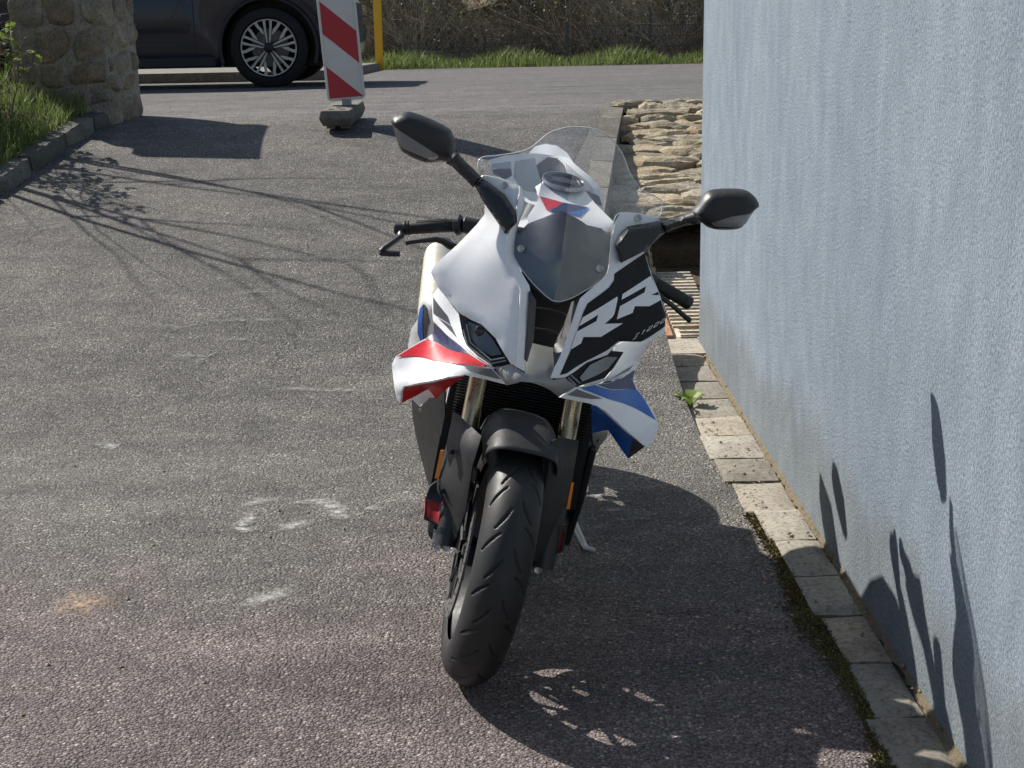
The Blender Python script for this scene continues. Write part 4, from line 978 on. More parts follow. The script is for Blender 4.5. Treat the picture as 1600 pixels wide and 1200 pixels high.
STROKE = [
  ["model_number","fairing_panel_L",[[[216.8,39.5,876.2],[210.4,35.7,871.6],[207.7,33.4,866.1],[213.6,36.7,870.0],[210.7,34.2,864.2],[204.5,30.8,859.5]],[[224.1,43.8,879.9],[228.3,47.1,884.5],[222.7,41.3,872.9]],[[232.4,47.8,879.8],[237.7,53.7,891.0],[244.7,58.8,895.8],[239.4,52.7,884.7],[232.4,47.8,879.8]],[[246.5,57.8,889.6],[251.8,64.2,900.7],[258.8,69.4,905.5],[253.5,63.0,894.4],[246.5,57.8,889.6]],[[260.6,68.3,899.3],[266.0,74.6,910.5],[273.0,79.7,915.3],[267.6,73.5,904.1],[260.6,68.3,899.3]]],0.0008],
  ["light_bar","headlight_R",[[[-167.6,9.6,823.7],[-151.4,-9.5,789.7],[-99.3,-38.3,765.7],[-70.2,-44.9,779.2]],[[-172.4,9.3,810.9],[-155.9,-10.0,783.0],[-98.0,-40.7,759.1],[-66.3,-47.2,774.6]]],0.0022],
  ["light_bar.L","headlight_L",[[[79.8,-45.7,770.0],[103.2,-43.3,754.8]],[[75.2,-48.8,763.9],[95.5,-48.2,750.1]]],0.0022],
]
POINT = {
  'gripR0': [-385.5,430.0,936.2],
  'gripR1': [-245.5,410.0,975.5],
  'flR0': [-247.1,410.0,975.2],
  'flR1': [-228.6,405.0,981.3],
  'swR0': [-228.6,405.0,981.3],
  'swR1': [-166.7,390.0,1005.6],
  'levR': [[-356.3,370.0,914.0],[-347.6,370.0,919.0],[-323.2,365.0,927.9],[-283.5,360.0,939.9],[-267.3,360.0,938.4],[-250.3,370.0,929.0],[-227.8,380.0,925.4]],
  'grdR': [[-385.2,430.0,934.6],[-376.6,420.0,928.0],[-372.9,400.0,918.8],[-385.3,380.0,909.7],[-404.7,350.0,892.9],[-410.6,345.0,884.5]],
  'grdR2': [[-411.6,345.0,881.1],[-386.7,340.0,887.0],[-363.5,340.0,890.8]],
  'gripL0': [367.2,410.0,897.7],
  'gripL1': [263.9,390.0,935.2],
  'levL': [[369.4,370.0,863.5],[345.8,360.0,877.3],[316.0,360.0,894.3],[289.2,365.0,907.5],[266.8,375.0,917.3]],
  'forkR0': [-117.7,100.0,583.4],
  'forkR1': [-109.8,130.0,670.0],
  'forkL0': [111.3,100.0,574.7],
  'forkL1': [97.3,130.0,658.6],
  'muf0': [-277.4,1150.0,564.3],
  'muf1': [-315.7,1600.0,681.7],
  'muf2': [-312.8,1700.0,699.1],
  'cap': [-1.2,540.0,1102.6],
  'boltA': [-82.1,30.7,1012.0],
  'boltB': [97.5,30.7,1003.1],
  'boltC': [-145.5,107.8,1132.5],
  'boltD': [163.9,110.5,1119.8],
  'cbR1': [-136.4,-13.0,302.5],
  'cbR2': [-115.5,-18.0,304.9],
  'cbL1': [81.4,-20.0,297.5],
  'cbL2': [101.5,-15.0,294.8],
  'projL': [-134.7,-10.5,815.6],
  'fbR1': [-143.3,-30.0,541.4],
  'fbR2': [-146.8,0.0,434.0],
  'tip_bolt': [-241.3,220.0,545.9],
  'slat1': [[-21.8,40.0,885.5],[9.7,35.0,888.5],[39.5,40.0,886.1],[54.9,50.0,876.6]],
  'slat2': [[-18.5,30.0,840.6],[11.4,25.0,844.8],[31.1,30.0,841.7],[45.0,40.0,831.7]],
  'stub1': [[-49.0,40.0,933.5],[-39.1,45.0,941.9],[-38.3,50.0,923.3]],
  'stand': [[226.9,899.2,126.8],[282.3,820.6,65.9],[286.5,769.6,74.7],[309.4,753.8,79.8]],
}


# ------------------------------------------------------------------ motorcycle
bike = empty('motorcycle', (-.085, 3.06, 0), label='white sport motorcycle with red and blue winglets leaning on its side stand', cat='motorcycle')
bike.rotation_mode = 'QUATERNION'
bike.rotation_quaternion = (Matrix.Rotation(R(-2), 3, 'Z') @ Matrix.Rotation(R(12.3), 3, 'Y')).to_quaternion()
mm = lambda p: Vector(p) / 1000.0
def tps(pts):
    P = np.array([(p[0], p[2]) for p in pts]); Y = np.array([p[1] for p in pts]); n = len(P)
    d = np.hypot(P[:, None, 0] - P[None, :, 0], P[:, None, 1] - P[None, :, 1])
    K = np.where(d > 0, d * d * np.log(d + 1e-12), 0) + np.eye(n) * 1e-5 * d.mean() ** 2
    A = np.zeros((n + 3, n + 3)); A[:n, :n] = K; A[:n, n] = 1; A[:n, n + 1:] = P; A[n, :n] = 1; A[n + 1:, :n] = P.T
    w = np.linalg.solve(A, np.concatenate([Y, np.zeros(3)]))
    def f(q):
        q = np.asarray(q, float).reshape(-1, 2)
        r_ = np.hypot(q[:, None, 0] - P[None, :, 0], q[:, None, 1] - P[None, :, 1])
        return (w[:n] * np.where(r_ > 0, r_ * r_ * np.log(r_ + 1e-12), 0)).sum(1) + w[n] + q @ w[n + 1:]
    return f
def resample(o, step, smooth=False):
    n = len(o); out = []
    for i in range(n):
        p0, p1, p2, p3 = (Vector(o[(i + k - 1) % n]) for k in range(4))
        m = max(1, int(round((p2 - p1).length / step)))
        for k in range(m):
            t = k / m
            if smooth:
                out.append(.5 * ((2 * p1) + (p2 - p0) * t + (2 * p0 - 5 * p1 + 4 * p2 - p3) * t * t + (3 * p1 - p0 - 3 * p2 + p3) * t ** 3))
            else: out.append(p1.lerp(p2, t))
    return out
def seg_dist(q, O):
    A = O; Bn = np.roll(O, -1, axis=0); D = Bn - A
    L = (D * D).sum(1) + 1e-12
    t = np.clip(((q[:, None, :] - A[None]) * D[None]).sum(2) / L, 0, 1)
    C = A[None] + D[None] * t[..., None]
    return np.sqrt(((q[:, None, :] - C) ** 2).sum(2)).min(1)
SURF = {}
def tri_fill(O2, step, hole=None):
    x0, z0 = O2.min(0); x1, z1 = O2.max(0)
    g = []
    zz = z0 + step / 2; row = 0
    while zz < z1:
        xx = x0 + step * (.25 if row % 2 else .75)
        while xx < x1: g.append((xx, zz)); xx += step
        zz += step * .87; row += 1
    pts = [tuple(p) for p in O2]; edges = [(i, (i + 1) % len(O2)) for i in range(len(O2))]
    loops = [O2]
    if hole is not None:
        b = len(pts); pts += [tuple(p) for p in hole]; edges += [(b + i, b + (i + 1) % len(hole)) for i in range(len(hole))]; loops.append(hole)
    if g:
        g = np.array(g); keep = np.ones(len(g), bool)
        for lp in loops: keep &= seg_dist(g, lp) > step * .45
        pts += [tuple(p) for p in g[keep]]
    r2 = delaunay_2d_cdt([Vector(p) for p in pts], edges, [], 2 if hole is not None else 1, 1e-7)
    PV = np.array([(p.x, p.y) for p in r2[0]]); TT = r2[2]
    if hole is not None:
        def inside(q):
            c_ = False; n_ = len(hole)
            for i_ in range(n_):
                a_, b_ = hole[i_], hole[(i_ + 1) % n_]
                if (a_[1] > q[1]) != (b_[1] > q[1]) and q[0] < (b_[0] - a_[0]) * (q[1] - a_[1]) / (b_[1] - a_[1]) + a_[0]: c_ = not c_
            return c_
        TT = [t for t in TT if not inside(PV[list(t)].mean(0))]
        used = sorted({i_ for t in TT for i_ in t}); mp = {a_: k_ for k_, a_ in enumerate(used)}
        PV = PV[used]; TT = [tuple(mp[i_] for i_ in t) for t in TT]
    return PV, TT
def panel(name, key, mat, thick=.004, step=.012, roll=.004, rollr=.010, inflate=0, infr=.02, parent=None, smooth=35, objname=None, nudge=0, tidy=False):
    d = PANEL[key]
    o = [mm(p) for p in d['o']]; c = [mm(p) for p in d.get('c', [])]
    f = tps(o + c)
    o = resample(o, step * .8, d.get('smooth') or tidy)
    O2 = np.array([(p.x, p.z) for p in o])
    hole = None
    if 'h' in d: hole = np.array([(p.x, p.z) for p in resample([mm(p) for p in d['h']], step * .8)])
    P, T = tri_fill(O2, step, hole)
    dist = seg_dist(P, O2)
    def yf(Q, dd):
        y_ = f(Q) + nudge
        if roll: y_ = y_ + roll * np.clip(1 - dd / rollr, 0, 1) ** 2
        if inflate: y_ = y_ - inflate * np.sqrt(np.clip(1 - np.clip(1 - dd / infr, 0, 1) ** 2, 0, 1))
        return y_
    SURF[key] = (lambda Q: yf(np.asarray(Q, float), seg_dist(np.asarray(Q, float), O2)))
    Y = yf(P, dist)
    n = len(P)
    front = [Vector((P[i, 0], Y[i], P[i, 1])) for i in range(n)]
    T = [tuple(t) for t in T]
    # orient towards the front (-y)
    def nrm(t): return (front[t[1]] - front[t[0]]).cross(front[t[2]] - front[t[0]])
    T = [t if nrm(t).y < 0 else t[::-1] for t in T]
    vn = [Vector((0, 0, 0)) for _ in range(n)]
    for t in T:
        q_ = nrm(t)
        for i in t: vn[i] += q_
    back = [front[i] - vn[i].normalized() * thick if not inflate else Vector((front[i].x, f([(front[i].x, front[i].z)])[0] + nudge + thick, front[i].z)) for i in range(n)]
    cnt = {}
    for t in T:
        for i in range(len(t)):
            a, b = t[i], t[(i + 1) % len(t)]
            cnt[(a, b)] = 1
    F = T + [tuple(i + n for i in t[::-1]) for t in T]
    for (a, b) in cnt:
        if (b, a) not in cnt: F.append((b, a, a + n, b + n))
    return mesh_obj(objname or name, front + back, F, mat, parent or bike, smooth)
def decal(name, key, pts, off, mat, parent, step=.012):
    o = resample([mm(p) for p in pts], step * .7)
    O2 = np.array([(p.x, p.z) for p in o])
    P, T = tri_fill(O2, step)
    Y = SURF[key](P) - off
    V = [Vector((P[i, 0], Y[i], P[i, 1])) for i in range(len(P))]
    T = [tuple(t) for t in T]
    T = [t if (V[t[1]] - V[t[0]]).cross(V[t[2]] - V[t[0]]).y < 0 else t[::-1] for t in T]
    return mesh_obj(name, V, T, mat, parent, 60)

parts = {}
SPEC = {  # key: (object name, material, options)
 'nose_edge_R': ('nose_edge', WHITE, dict(roll=.001, step=.008)), 'fairing_panel_R': ('nose_panel', WHITE, {}), 'fairing_panel_L': ('nose_panel', WHITE, {}),
 'intake_back': ('intake_duct', DARKIN, {}), 'intake_wall_R': ('intake_wall', INTW, dict(roll=0)), 'intake_wall_L': ('intake_wall', INTW, dict(roll=0)),
 'nose_centre': ('nose_centre', SILVER, {}), 'chin': ('chin_strip', SILVER, dict(step=.008)),
 'headlight_R': ('headlight', BLACKG, dict(nudge=.008)), 'headlight_L': ('headlight', BLACKG, dict(nudge=.008)),
 'side_blade_R': ('side_blade', WHITE, dict(step=.008)), 'side_blade_L': ('side_blade', WHITE, dict(step=.008)),
 'side_fairing_R': ('side_fairing', WHITE, {}), 'winglet_R': ('winglet', WHITE, dict(thick=.006, step=.009)), 'winglet_L': ('winglet', WHITE, dict(thick=.006, step=.009)),
 'winglet_duct_R': ('winglet_duct', RED, {}), 'winglet_duct_L': ('winglet_duct', BLUE, {}), 'fairing_tip_R': ('fairing_tip', WHITE, {}), 'fairing_tip_L': ('fairing_tip', SILVER, {}),
 'dash_cowl': ('dash_cowl', DASHM, dict(roll=.002)), 'tank_front': ('tank', WHITE, dict(thick=.02)), 'tail_cowl': ('tail_cowl', WHITE, dict(thick=.03)), 'tank_shoulder': ('tank_shoulder', WHITE, dict(thick=.02)),
 'mirror_housing_R': ('mirror_housing', BLACKP, dict(inflate=.036, infr=.03, roll=0, step=.007, thick=.008, tidy=True)), 'mirror_housing_L': ('mirror_housing', BLACKP, dict(inflate=.036, infr=.03, roll=0, step=.007, thick=.008, tidy=True)),
 'mirror_arm_R': ('mirror_arm', BLACKP, dict(inflate=.012, infr=.012, roll=0, step=.006, thick=.012)), 'mirror_arm_L': ('mirror_arm', BLACKP, dict(inflate=.012, infr=.012, roll=0, step=.006, thick=.012)),
 'mirror_base_R': ('mirror_base', BLACKP, dict(inflate=.016, infr=.014, roll=0, step=.007, thick=.03)), 'mirror_base_L': ('mirror_base', BLACKP, dict(inflate=.016, infr=.014, roll=0, step=.007, thick=.03)),
 'fender_side_R': ('fender_side', GREYP, {}), 'fender_side_L': ('fender_side', GREYP, {}),
 'brake_duct_R': ('brake_duct', GREYP, dict(step=.006, thick=.006, roll=.001)), 'brake_duct_L': ('brake_duct', GREYP, dict(step=.006, thick=.006, roll=.001)),
 'duct_liner_R': ('duct_liner', DUCTRED, dict(roll=0, step=.008)), 'duct_liner_L': ('duct_liner', DUCTRED, dict(roll=0, step=.008)),
 'axle_clamp_R': ('axle_clamp', ALU, dict(thick=.03, step=.008)), 'axle_clamp_L': ('axle_clamp', ALU, dict(thick=.03, step=.008)),
 'reflector_R': ('reflector', ORANGE, dict(step=.005, roll=.001)), 'reflector_L': ('reflector', ORANGE, dict(step=.005, roll=.001)),
 'belly_fairing_R': ('belly_fairing', BLACKP, {}), 'belly_fairing_L': ('belly_fairing', BLACKP, {}),
}
for k_, (nm, mt, op) in SPEC.items():
    parts[k_] = panel(nm, k_, mt, **op)
parts['windscreen'] = panel('windscreen', 'windscreen', SCREEN, thick=.003, step=.010, roll=0, smooth=80)
DM = {'black_field': BLACKG, 'letter_r': WHITE, 'letter_r2': WHITE, 'headlight_glass': HGLASS, 'dark_inset': DGREY, 'blue_stripe': BLUE, 'red_stripe': RED, 'navy_stripe': NAVY, 'silver_stripe': SILVERD, 'duct_end': DGREY, 'seat_pad': BLACKP, 'tail_facet': FACET, 'signal_lens': LENS}
for nm, pk, pts, off in DECAL:
    decal({'letter_r2': 'letter_r'}.get(nm, nm), pk, pts, off, LENSG if pk == 'headlight_L' else DM[nm], parts[pk], .008)
for nm, pk, sts, w in STROKE:
    q = MB()
    for st_ in sts: q.tube([mm(p) for p in st_], w, 6, squash=1)
    q.build(nm.split('.')[0], LENS if 'light' in nm else WHITE, parts[pk], 60)
# edge highlight of the screen, put in as a pale tube
o = resample([mm(p) for p in PANEL['windscreen']['o']], .01, True)
top = o
q = MB(); q.tube(top + [top[0]], .0012, 6)
EDGE = paint('edge_highlight', (.62, .65, .66), .15, 0, .5)
q.build('screen_highlight', EDGE, parts['windscreen'], 60)
PT = {k_: (mm(a) if not isinstance(a[0], list) else [mm(b_) for b_ in a]) for k_, a in POINT.items()}
def screw(p, r_, par, d=Vector((0, -1, .2)), mat=STEEL, nm='bolt'):
    d = d.normalized()
    q = MB(); q.lathe([(0.0, r_ * .35), (-.001, r_ * .4), (.003, r_ * .42), (.004, r_), (.0005, r_ * 1.05), (-.004, r_ * 1.05)], 14, 'z')
    q.f.append(tuple(range(14)))
    q.xf(Matrix.Translation(p) @ d.to_track_quat('Z', 'Y').to_matrix().to_4x4())
    return q.build(nm, mat, par, 40)
for nm in ('boltA', 'boltB', 'boltC', 'boltD'): screw(PT[nm] + Vector((0, -.004, 0)), .008, parts['windscreen'])
for nm in ('cbR1', 'cbR2'): screw(PT[nm] + Vector((0, -.004, 0)), .008, parts['axle_clamp_R'])
for nm in ('cbL1', 'cbL2'): screw(PT[nm] + Vector((0, -.004, 0)), .008, parts['axle_clamp_L'])
screw(PT['fbR1'] + Vector((0, -.012, 0)), .006, parts['fender_side_R'], mat=BLACKG); screw(PT['fbR2'] + Vector((0, -.006, 0)), .006, parts['fender_side_R'], mat=BLACKG)
screw(PT['tip_bolt'], .004, parts['fairing_tip_R'])
for nm in ('slat1', 'slat2'):
    q = MB(); q.tube(PT[nm], .0022, 6); q.build('intake_slat', GREYP, parts['intake_back'], 60)
q = MB(); q.lathe([(-.006, .0), (-.005, .006), (-.002, .011), (.004, .014), (.012, .014)], 20, 'y', PT['projL'] + Vector((0, .012, 0))); q.build('projector_lens', GLASSD, parts['headlight_R'], 60)

# handlebars, levers
def bar(nm, a, b, r_, mat, par=None, n=16):
    q = MB(); a = Vector(a); b = Vector(b); t = (b - a).normalized() * .004
    q.tube([a, a + t, b - t, b], [r_ * .8, r_, r_, r_ * .8], n); return q.build(nm, mat, par or bike, 40)
RUB = paint('grip_rubber', (.02, .02, .021), .6, 0, 0, .2, .4, .4)
g = bar('grip', PT['gripR0'], PT['gripR1'], .0165, RUB)
bar('bar_end', PT['gripR0'] + (PT['gripR0'] - PT['gripR1']).normalized() * .008, PT['gripR0'] + (PT['gripR1'] - PT['gripR0']) * .12, .0172, BLACKP, g)
dR = (PT['gripR1'] - PT['gripR0'])
for t in (.12, .17): bar('grip_ring', PT['gripR0'] + dR * t, PT['gripR0'] + dR * (t + .03), .0182, BLACKP, g)
for k_ in range(5):
    a = R(60 + k_ * 30); up = Vector((0, -math.cos(a), math.sin(a))) * .0165
    bar('grip_rib', PT['gripR0'] + dR * .3 + up, PT['gripR0'] + dR * .85 + up, .0018, RUB, g, 6)
bar('throttle_flange', PT['flR0'], PT['flR1'], .026, BLACKP)
bar('switch_block', PT['swR0'], PT['swR1'] + Vector((.12, .0, -.02)), .021, BLACKP)
q = MB(); q.tube(PT['levR'], [.007, .0065, .0065, .0075, .008, .009, .010], 8); q.build('brake_lever', BLACKP, bike, 60)
q = MB(); q.tube(PT['grdR'], [.012, .011, .010, .008, .008, .008], 8, squash=1.3); gd = q.build('lever_guard', BLACKP, bike, 60)
q = MB(); q.tube(PT['grdR2'], [.006, .008, .007], 8, squash=1.0); q.build('guard_plate', BLACKP, gd, 60)
g = bar('grip', PT['gripL0'], PT['gripL1'], .0165, RUB)
dL = PT['gripL1'] - PT['gripL0']
bar('bar_end', PT['gripL0'], PT['gripL0'] + dL * .2, .0175, BLACKP, g)
bar('switch_block', PT['gripL1'], PT['gripL1'] + dL * .9, .021, BLACKP)
q = MB(); q.tube(PT['levL'], [.007, .006, .006, .0065, .008], 8); q.build('clutch_lever', BLACKP, bike, 60)

# forks
for s_, a, b in ((-1, 'forkR0', 'forkR1'), (1, 'forkL0', 'forkL1')):
    a = PT[a]; b = PT[b]; up = Vector((0, .40, .915))
    q = MB(); q.tube([a - up * .05, a + up * .30], .0215, 20); q.build('fork_tube', GOLD, bike, 40)
    q = MB(); q.tube([a - up * .02, a - up * .30 + Vector((0, .0, 0))], [.030, .026], 16); q.build('fork_leg', BLACKP, bike, 40)
    q = MB(); q.tube([a + up * .12, a + up * .46], .027, 20); q.build('fork_outer', BLACKP, bike, 40)
q = MB(); q.box((0, .27, .80), (.27, .08, .05)); q.build('lower_clamp', BLACKP, bike)

# front wheel (steered slightly to the bike's left)
AX = Vector((0, 0, .300))
STEER = (Matrix.Translation((0, .06, .60)) @ Matrix.Rotation(R(4.0), 4, 'Z') @ Matrix.Rotation(R(2.6), 4, 'Y') @ Matrix.Translation((0, -.06, -.60)))
def groove_tyre(half, rad, crown, ntheta, nphi, seed):
    """tyre with real tread sipes cut in; returns verts, faces around the x axis through origin"""
    th = np.linspace(0, 2 * np.pi, ntheta, endpoint=False)
    ph = np.linspace(-R(118), R(118), nphi)
    TH, PH = np.meshgrid(th, ph, indexing='ij')
    s = TH * rad; a = PH * half                     # arc lengths
    depth = np.zeros_like(s)
    per = 2 * np.pi * rad / 17
    def cut(pts, w):
        nonlocal depth
        pts = np.array(pts)
        for i in range(len(pts) - 1):
            A = pts[i]; D = pts[i + 1] - A
            sm = (s % per)
            for shift in (-per, 0, per):
                dx = a - A[1]; ds = sm + shift - A[0]
                t = np.clip((ds * D[0] + dx * D[1]) / (D @ D), 0, 1)
                dist = np.hypot(ds - t * D[0], dx - t * D[1])
                ww = w * (1 - .45 * abs((i + .5) / (len(pts) - 1) - .5) * 2)
                depth = np.maximum(depth, np.clip((ww - dist) / (ww * .5), 0, 1))
    def arc(s0, a0, s1, a1, bow):
        out = []
        for t in np.linspace(0, 1, 6):
            out.append((s0 + (s1 - s0) * t + bow * math.sin(math.pi * t) * .4, a0 + (a1 - a0) * t + bow * math.sin(math.pi * t)))
        return out
    hm = half
    for sg in (-1, 1):
        off = 0 if sg < 0 else per * .22
        cut(arc(off + .010, sg * hm * 1.02, off + .050, sg * hm * .42, sg * .004), .0034)
        cut(arc(off + .062, sg * hm * .62, off + .108, sg * hm * .16, -sg * .003), .0034)
    r_ = crown + half * np.cos(PH) - depth * .006
    x = (half - depth * .002) * np.sin(PH)
    # pull the lower sidewall in towards the rim
    V = np.stack([x, -r_ * np.cos(TH), r_ * np.sin(TH)], -1).reshape(-1, 3)
    F = []
    for i in range(ntheta):
        j = (i + 1) % ntheta
        for k in range(nphi - 1):
            F.append((i * nphi + k, i * nphi + k + 1, j * nphi + k + 1, j * nphi + k))
    return V, F
def rubber():
    m, nt, b = nodes('tyre_rubber')
    co = coords(nt)
    r_ = ramp(nt, noise(nt, co, 14, 6, .7), [(.3, (.012, .0125, .0135)), (.6, (.02, .0205, .0215)), (.8, (.038, .037, .036))])
    nt.links.new(r_.outputs[0], b.inputs['Base Color'])
    rr = ramp(nt, noise(nt, co, 25, 5), [(.3, (.45,) * 3), (.7, (.62,) * 3)])
    nt.links.new(rr.outputs[0], b.inputs['Roughness'])
    b.inputs['Specular IOR Level'].default_value = .45
    bump(nt, b, noise(nt, co, 420, 3), .25, .0008)
    return m
RUBBER = rubber()
Wm = STEER @ Matrix.Translation(AX)
q = MB(); q.lathe([(-.045, .210), (-.048, .222), (-.040, .224), (-.036, .205), (0, .190), (.036, .205), (.040, .224), (.048, .222), (.045, .210), (.0, .180)], 72, 'x', closed=True)
for k_ in range(5):
    for e in (-.09, .09):
        a0 = R(72 * k_); a1 = a0 + e * 2.2
        q.tube([(0, .03 * math.cos(a0), .03 * math.sin(a0)), (0, .20 * math.cos(a1), .20 * math.sin(a1))], [.016, .011], 8)
q.lathe([(-.06, .0), (-.06, .035), (.06, .035), (.06, .0)], 24, 'x')
q.xf(Wm); fw = q.build('front_wheel', RIMD, bike, 40)
V, F = groove_tyre(.063, .300, .237, 720, 84, 1)
tv = [Wm @ Vector(p) for p in V]
mesh_obj('tyre', tv, F, RUBBER, fw, 180)
for s_ in (-1, 1):
    q = MB(); n_ = 96
    q.lathe([(s_ * .068, .118), (s_ * .068, .160), (s_ * .073, .160), (s_ * .073, .118)], n_, 'x', closed=True); q.xf(Wm); dsk = q.build('brake_disc', DISC, fw, 40)
    q = MB()
    for k_ in range(10):
        a0 = R(36 * k_); q.tube([(s_ * .066, .05 * math.cos(a0), .05 * math.sin(a0)), (s_ * .069, .122 * math.cos(a0 + .2), .122 * math.sin(a0 + .2))], .007, 6)
    q.xf(Wm); q.build('disc_carrier', RIMD, dsk, 40)
    q = MB()
    for k_ in range(36):
        a0 = R(10 * k_); rr_ = .128 + .012 * (k_ % 3)
        q.tube([(s_ * .0672, rr_ * math.cos(a0), rr_ * math.sin(a0)), (s_ * .0738, rr_ * math.cos(a0), rr_ * math.sin(a0))], .0035, 8)
    q.xf(Wm); q.build('disc_holes', DARKIN, dsk)['kind'] = 'stuff'
    q = MB(); q.box((s_ * .085, .12, .10), (.05, .07, .12), Matrix.Rotation(R(35), 3, 'X')); q.xf(Wm); o = q.build('brake_caliper', BLACKP, bike)
    md = o.modifiers.new('b', 'BEVEL'); md.width = .01; md.segments = 2
q = MB(); q.tube([(-.068, 0, 0), (.068, 0, 0)], .013, 14); q.xf(Wm); q.build('front_axle', STEEL, bike, 40)
# front fender, an arch over the tyre
V = []; F = []; na, nb = 40, 25
for i in range(na):
    for j in range(nb):
        pp = -83 + 166 * j / (nb - 1); p = R(pp)
        lip = 116 - 8 * abs(pp / 90) ** 3; rear = 28
        a = R(lip + (rear - lip) * i / (na - 1))
        rr_ = .262 + .081 * max(0, 1 - abs(pp / 84) ** 3.0)
        V.append(STEER @ (AX + Vector((.086 * math.sin(p), rr_ * math.cos(a), rr_ * math.sin(a)))))
for i in range(na - 1):
    for j in range(nb - 1): F.append((i * nb + j, i * nb + j + 1, (i + 1) * nb + j + 1, (i + 1) * nb + j))
o = mesh_obj('front_fender', V, F, GREYP, bike, 60); md = o.modifiers.new('t', 'SOLIDIFY'); md.thickness = .003

for s_ in (-1, 1):
    q = MB(); q.tube([(s_ * .10, .10, .42), (s_ * .125, .06, .50), (s_ * .12, .10, .60), (s_ * .09, .2, .70), (s_ * .05, .26, .76)], .0045, 8); q.build('brake_hose', BLACKP, bike, 60)
# radiator, engine, belly
q = MB(); q.box((0, .27, .545), (.36, .04, .36), Matrix.Rotation(R(-8), 3, 'X')); rad_ = q.build('radiator', DARKIN, bike)
FIN = paint('radiator_fin', (.03, .03, .033), .45, .5)
q = MB()
for k_ in range(46): q.box((0, .243 + (k_ - 23) * -.0011, .375 + k_ * .0075), (.33, .012, .0018))
o = q.build('radiator_fins', FIN, rad_); o['kind'] = 'stuff'
eb = [(.30, .18), (.95, .16), (1.15, .30), (1.15, .62), (.85, .78), (.45, .80), (.30, .62)]
n_ = len(eb); V = [(-.17, a, b) for a, b in eb] + [(.17, a, b) for a, b in eb]
F = [tuple(range(n_)), tuple(range(2 * n_ - 1, n_ - 1, -1))] + [(i, i + n_, (i + 1) % n_ + n_, (i + 1) % n_) for i in range(n_)]
o = mesh_obj('engine', V, F, DARKIN, bike); md = o.modifiers.new('b', 'BEVEL'); md.width = .03; md.segments = 3
for s_, xo, xi in ((-1, .186, .172), (1, .212, .192)):
    for nm, mt, pts in (('side_cowl', BLACKP, [(.34, .50), (.96, .50), (1.0, .30), (.85, .15), (.50, .17), (.38, .34)]),
                        ('side_panel', BLACKP if s_ > 0 else WHITE, [(.33, .62), (.42, .82), (.70, .84), (.93, .68), (.955, .515), (.345, .515)])):
        V = [(s_ * xo, a, b) for a, b in pts] + [(s_ * xi, a, b) for a, b in pts]; n_ = len(pts)
        F = [tuple(range(n_)), tuple(range(2 * n_ - 1, n_ - 1, -1))] + [(i, i + n_, (i + 1) % n_ + n_, (i + 1) % n_) for i in range(n_)]
        o = mesh_obj(nm, V, F, mt, bike); md = o.modifiers.new('b', 'BEVEL'); md.width = .006; md.segments = 2
q = MB(); q.box((0, .72, .70), (.24, .72, .30)); q.build('shadow_filler', DARKIN, bike)  # solid block added so no sun leaks through the bike's shadow
q = MB(); q.box((0, 1.2, .45), (.2, .30, .42)); q.build('rear_light_block', DARKIN, bike)  # box added behind the engine to block light reaching the ground by the stand
# fuel tank body, seat, subframe
V = []; F = []; st_ = [(.42, .10, .90, .80), (.50, .16, .97, .78), (.60, .19, 1.0, .78), (.70, .19, 1.0, .78), (.82, .16, .96, .78), (.95, .12, .88, .76)]
nn = 14
for y_, w_, zt_, zb_ in st_:
    for j in range(nn):
        a = math.pi * j / (nn - 1)
        V.append((-w_ * math.cos(a) * (1 if abs(math.cos(a)) < .98 else 1), y_, zb_ + (zt_ - zb_) * max(0, math.sin(a)) ** .6))
for i in range(len(st_) - 1):
    for j in range(nn - 1): F.append((i * nn + j, i * nn + j + 1, (i + 1) * nn + j + 1, (i + 1) * nn + j))
F += [tuple(range(nn)), tuple(range(len(V) - 1, len(V) - nn - 1, -1))]
tb = mesh_obj('fuel_tank', V, F, WHITE, bike, 60)
cM = Matrix.Translation(PT['cap'] + Vector((0, -.004, .014))) @ Matrix.Rotation(R(14), 4, 'X')
q = MB(); q.lathe([(.0, .052), (.006, .052), (.006, .042), (.003, .040), (.003, .0)], 36, 'z'); q.xf(cM); cp_ = q.build('filler_cap', BLACKG, bike, 40)
q = MB(); q.lathe([(.004, .052), (.008, .0525), (.008, .0555), (.0, .057)], 36, 'z'); q.xf(cM); q.build('cap_ring', STEEL, cp_, 40)
q = MB(); q.box((0, .0, .0045), (.06, .03, .005)); q.xf(cM); q.build('cap_latch', GREYP, cp_)
V = []; F = []; st_ = [(.93, .13, .83, .76), (1.05, .15, .84, .76), (1.18, .12, .90, .78), (1.30, .07, 1.02, .88), (1.44, .035, 1.06, .98)]
for y_, w_, zt_, zb_ in st_:
    for j in range(nn):
        a = math.pi * j / (nn - 1); V.append((-w_ * math.cos(a), y_, zb_ + (zt_ - zb_) * max(0, math.sin(a)) ** .5))
for i in range(len(st_) - 1):
    for j in range(nn - 1): F.append((i * nn + j, i * nn + j + 1, (i + 1) * nn + j + 1, (i + 1) * nn + j))
F += [tuple(range(nn)), tuple(range(len(V) - 1, len(V) - nn - 1, -1))]
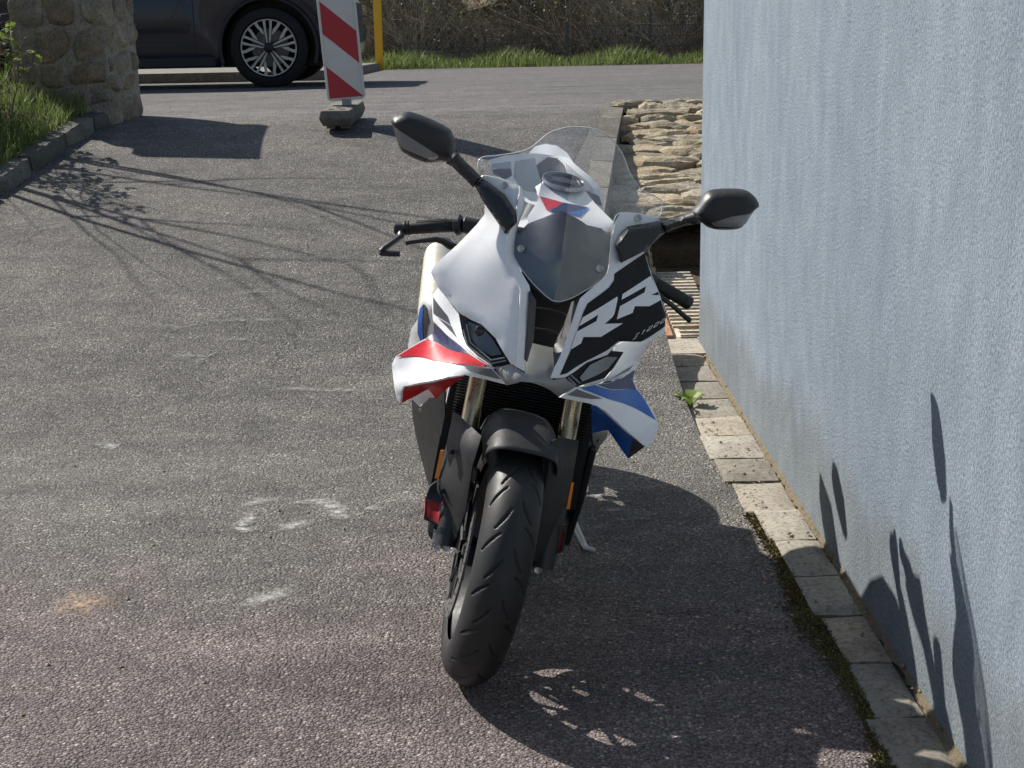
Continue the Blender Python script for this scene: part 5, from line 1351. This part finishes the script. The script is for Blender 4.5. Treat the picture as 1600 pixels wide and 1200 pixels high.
mesh_obj('seat', V, F, BLACKP, bike, 60)
# rear wheel and swingarm
RW = Matrix.Translation((0, 1.455, .318))
q = MB(); q.lathe([(-.08, .215), (-.08, .226), (-.07, .2), (0, .185), (.07, .2), (.08, .226), (.08, .215), (0, .178)], 48, 'x', closed=True)
for k_ in range(5):
    a0 = R(72 * k_); q.tube([(0, .03 * math.cos(a0), .03 * math.sin(a0)), (0, .2 * math.cos(a0), .2 * math.sin(a0))], .02, 8)
q.xf(RW); rw = q.build('rear_wheel', RIMD, bike, 40)
q = MB(); q.lathe([(.095 * math.sin(R(a)), .225 + .093 * math.cos(R(a))) for a in range(-110, 111, 11)], 72, 'x'); q.xf(RW); q.build('tyre', RUBBER, rw, 60)
for s_ in (-1, 1):
    q = MB(); q.tube([(s_ * .10, .95, .42), (s_ * .115, 1.2, .40), (s_ * .12, 1.47, .318)], [.04, .035, .03], 10); q.build('swingarm', BLACKP, bike, 40)
    q = MB(); q.tube([(s_ * .17, 1.02, .36), (s_ * .25, 1.02, .37)], .011, 10); q.build('foot_peg', ALU, bike, 40)
# muffler
a, b, c = PT['muf0'], PT['muf1'], PT['muf2']
off_ = Vector((.0, 0, 0))
q = MB(); q.tube([a, a.lerp(b, .1), a.lerp(b, .9), b], [.05, .056, .055, .053], 28); mf = q.build('muffler', TITAN, bike, 40)
q = MB(); q.tube([b, b.lerp(c, .5), c], [.0535, .050, .034], 28); q.build('muffler_cap', GREYP, mf, 40)
q = MB(); q.tube([a, a + Vector((.09, -.2, -.12)), Vector((-.08, .85, .22))], [.035, .03, .03], 12); q.build('exhaust_pipe', STEEL, mf, 40)
# side stand
q = MB(); q.tube([PT['stand'][0] + Vector((-.02, .03, .10)), PT['stand'][0], PT['stand'][1], PT['stand'][2]], [.012, .012, .009, .007], 10); ss = q.build('side_stand', STANDM, bike, 60)
q = MB(); q.tube([PT['stand'][1], PT['stand'][2], PT['stand'][3]], [.009, .010, .008], 10, squash=.7); q.build('stand_foot', STANDM, ss, 60)
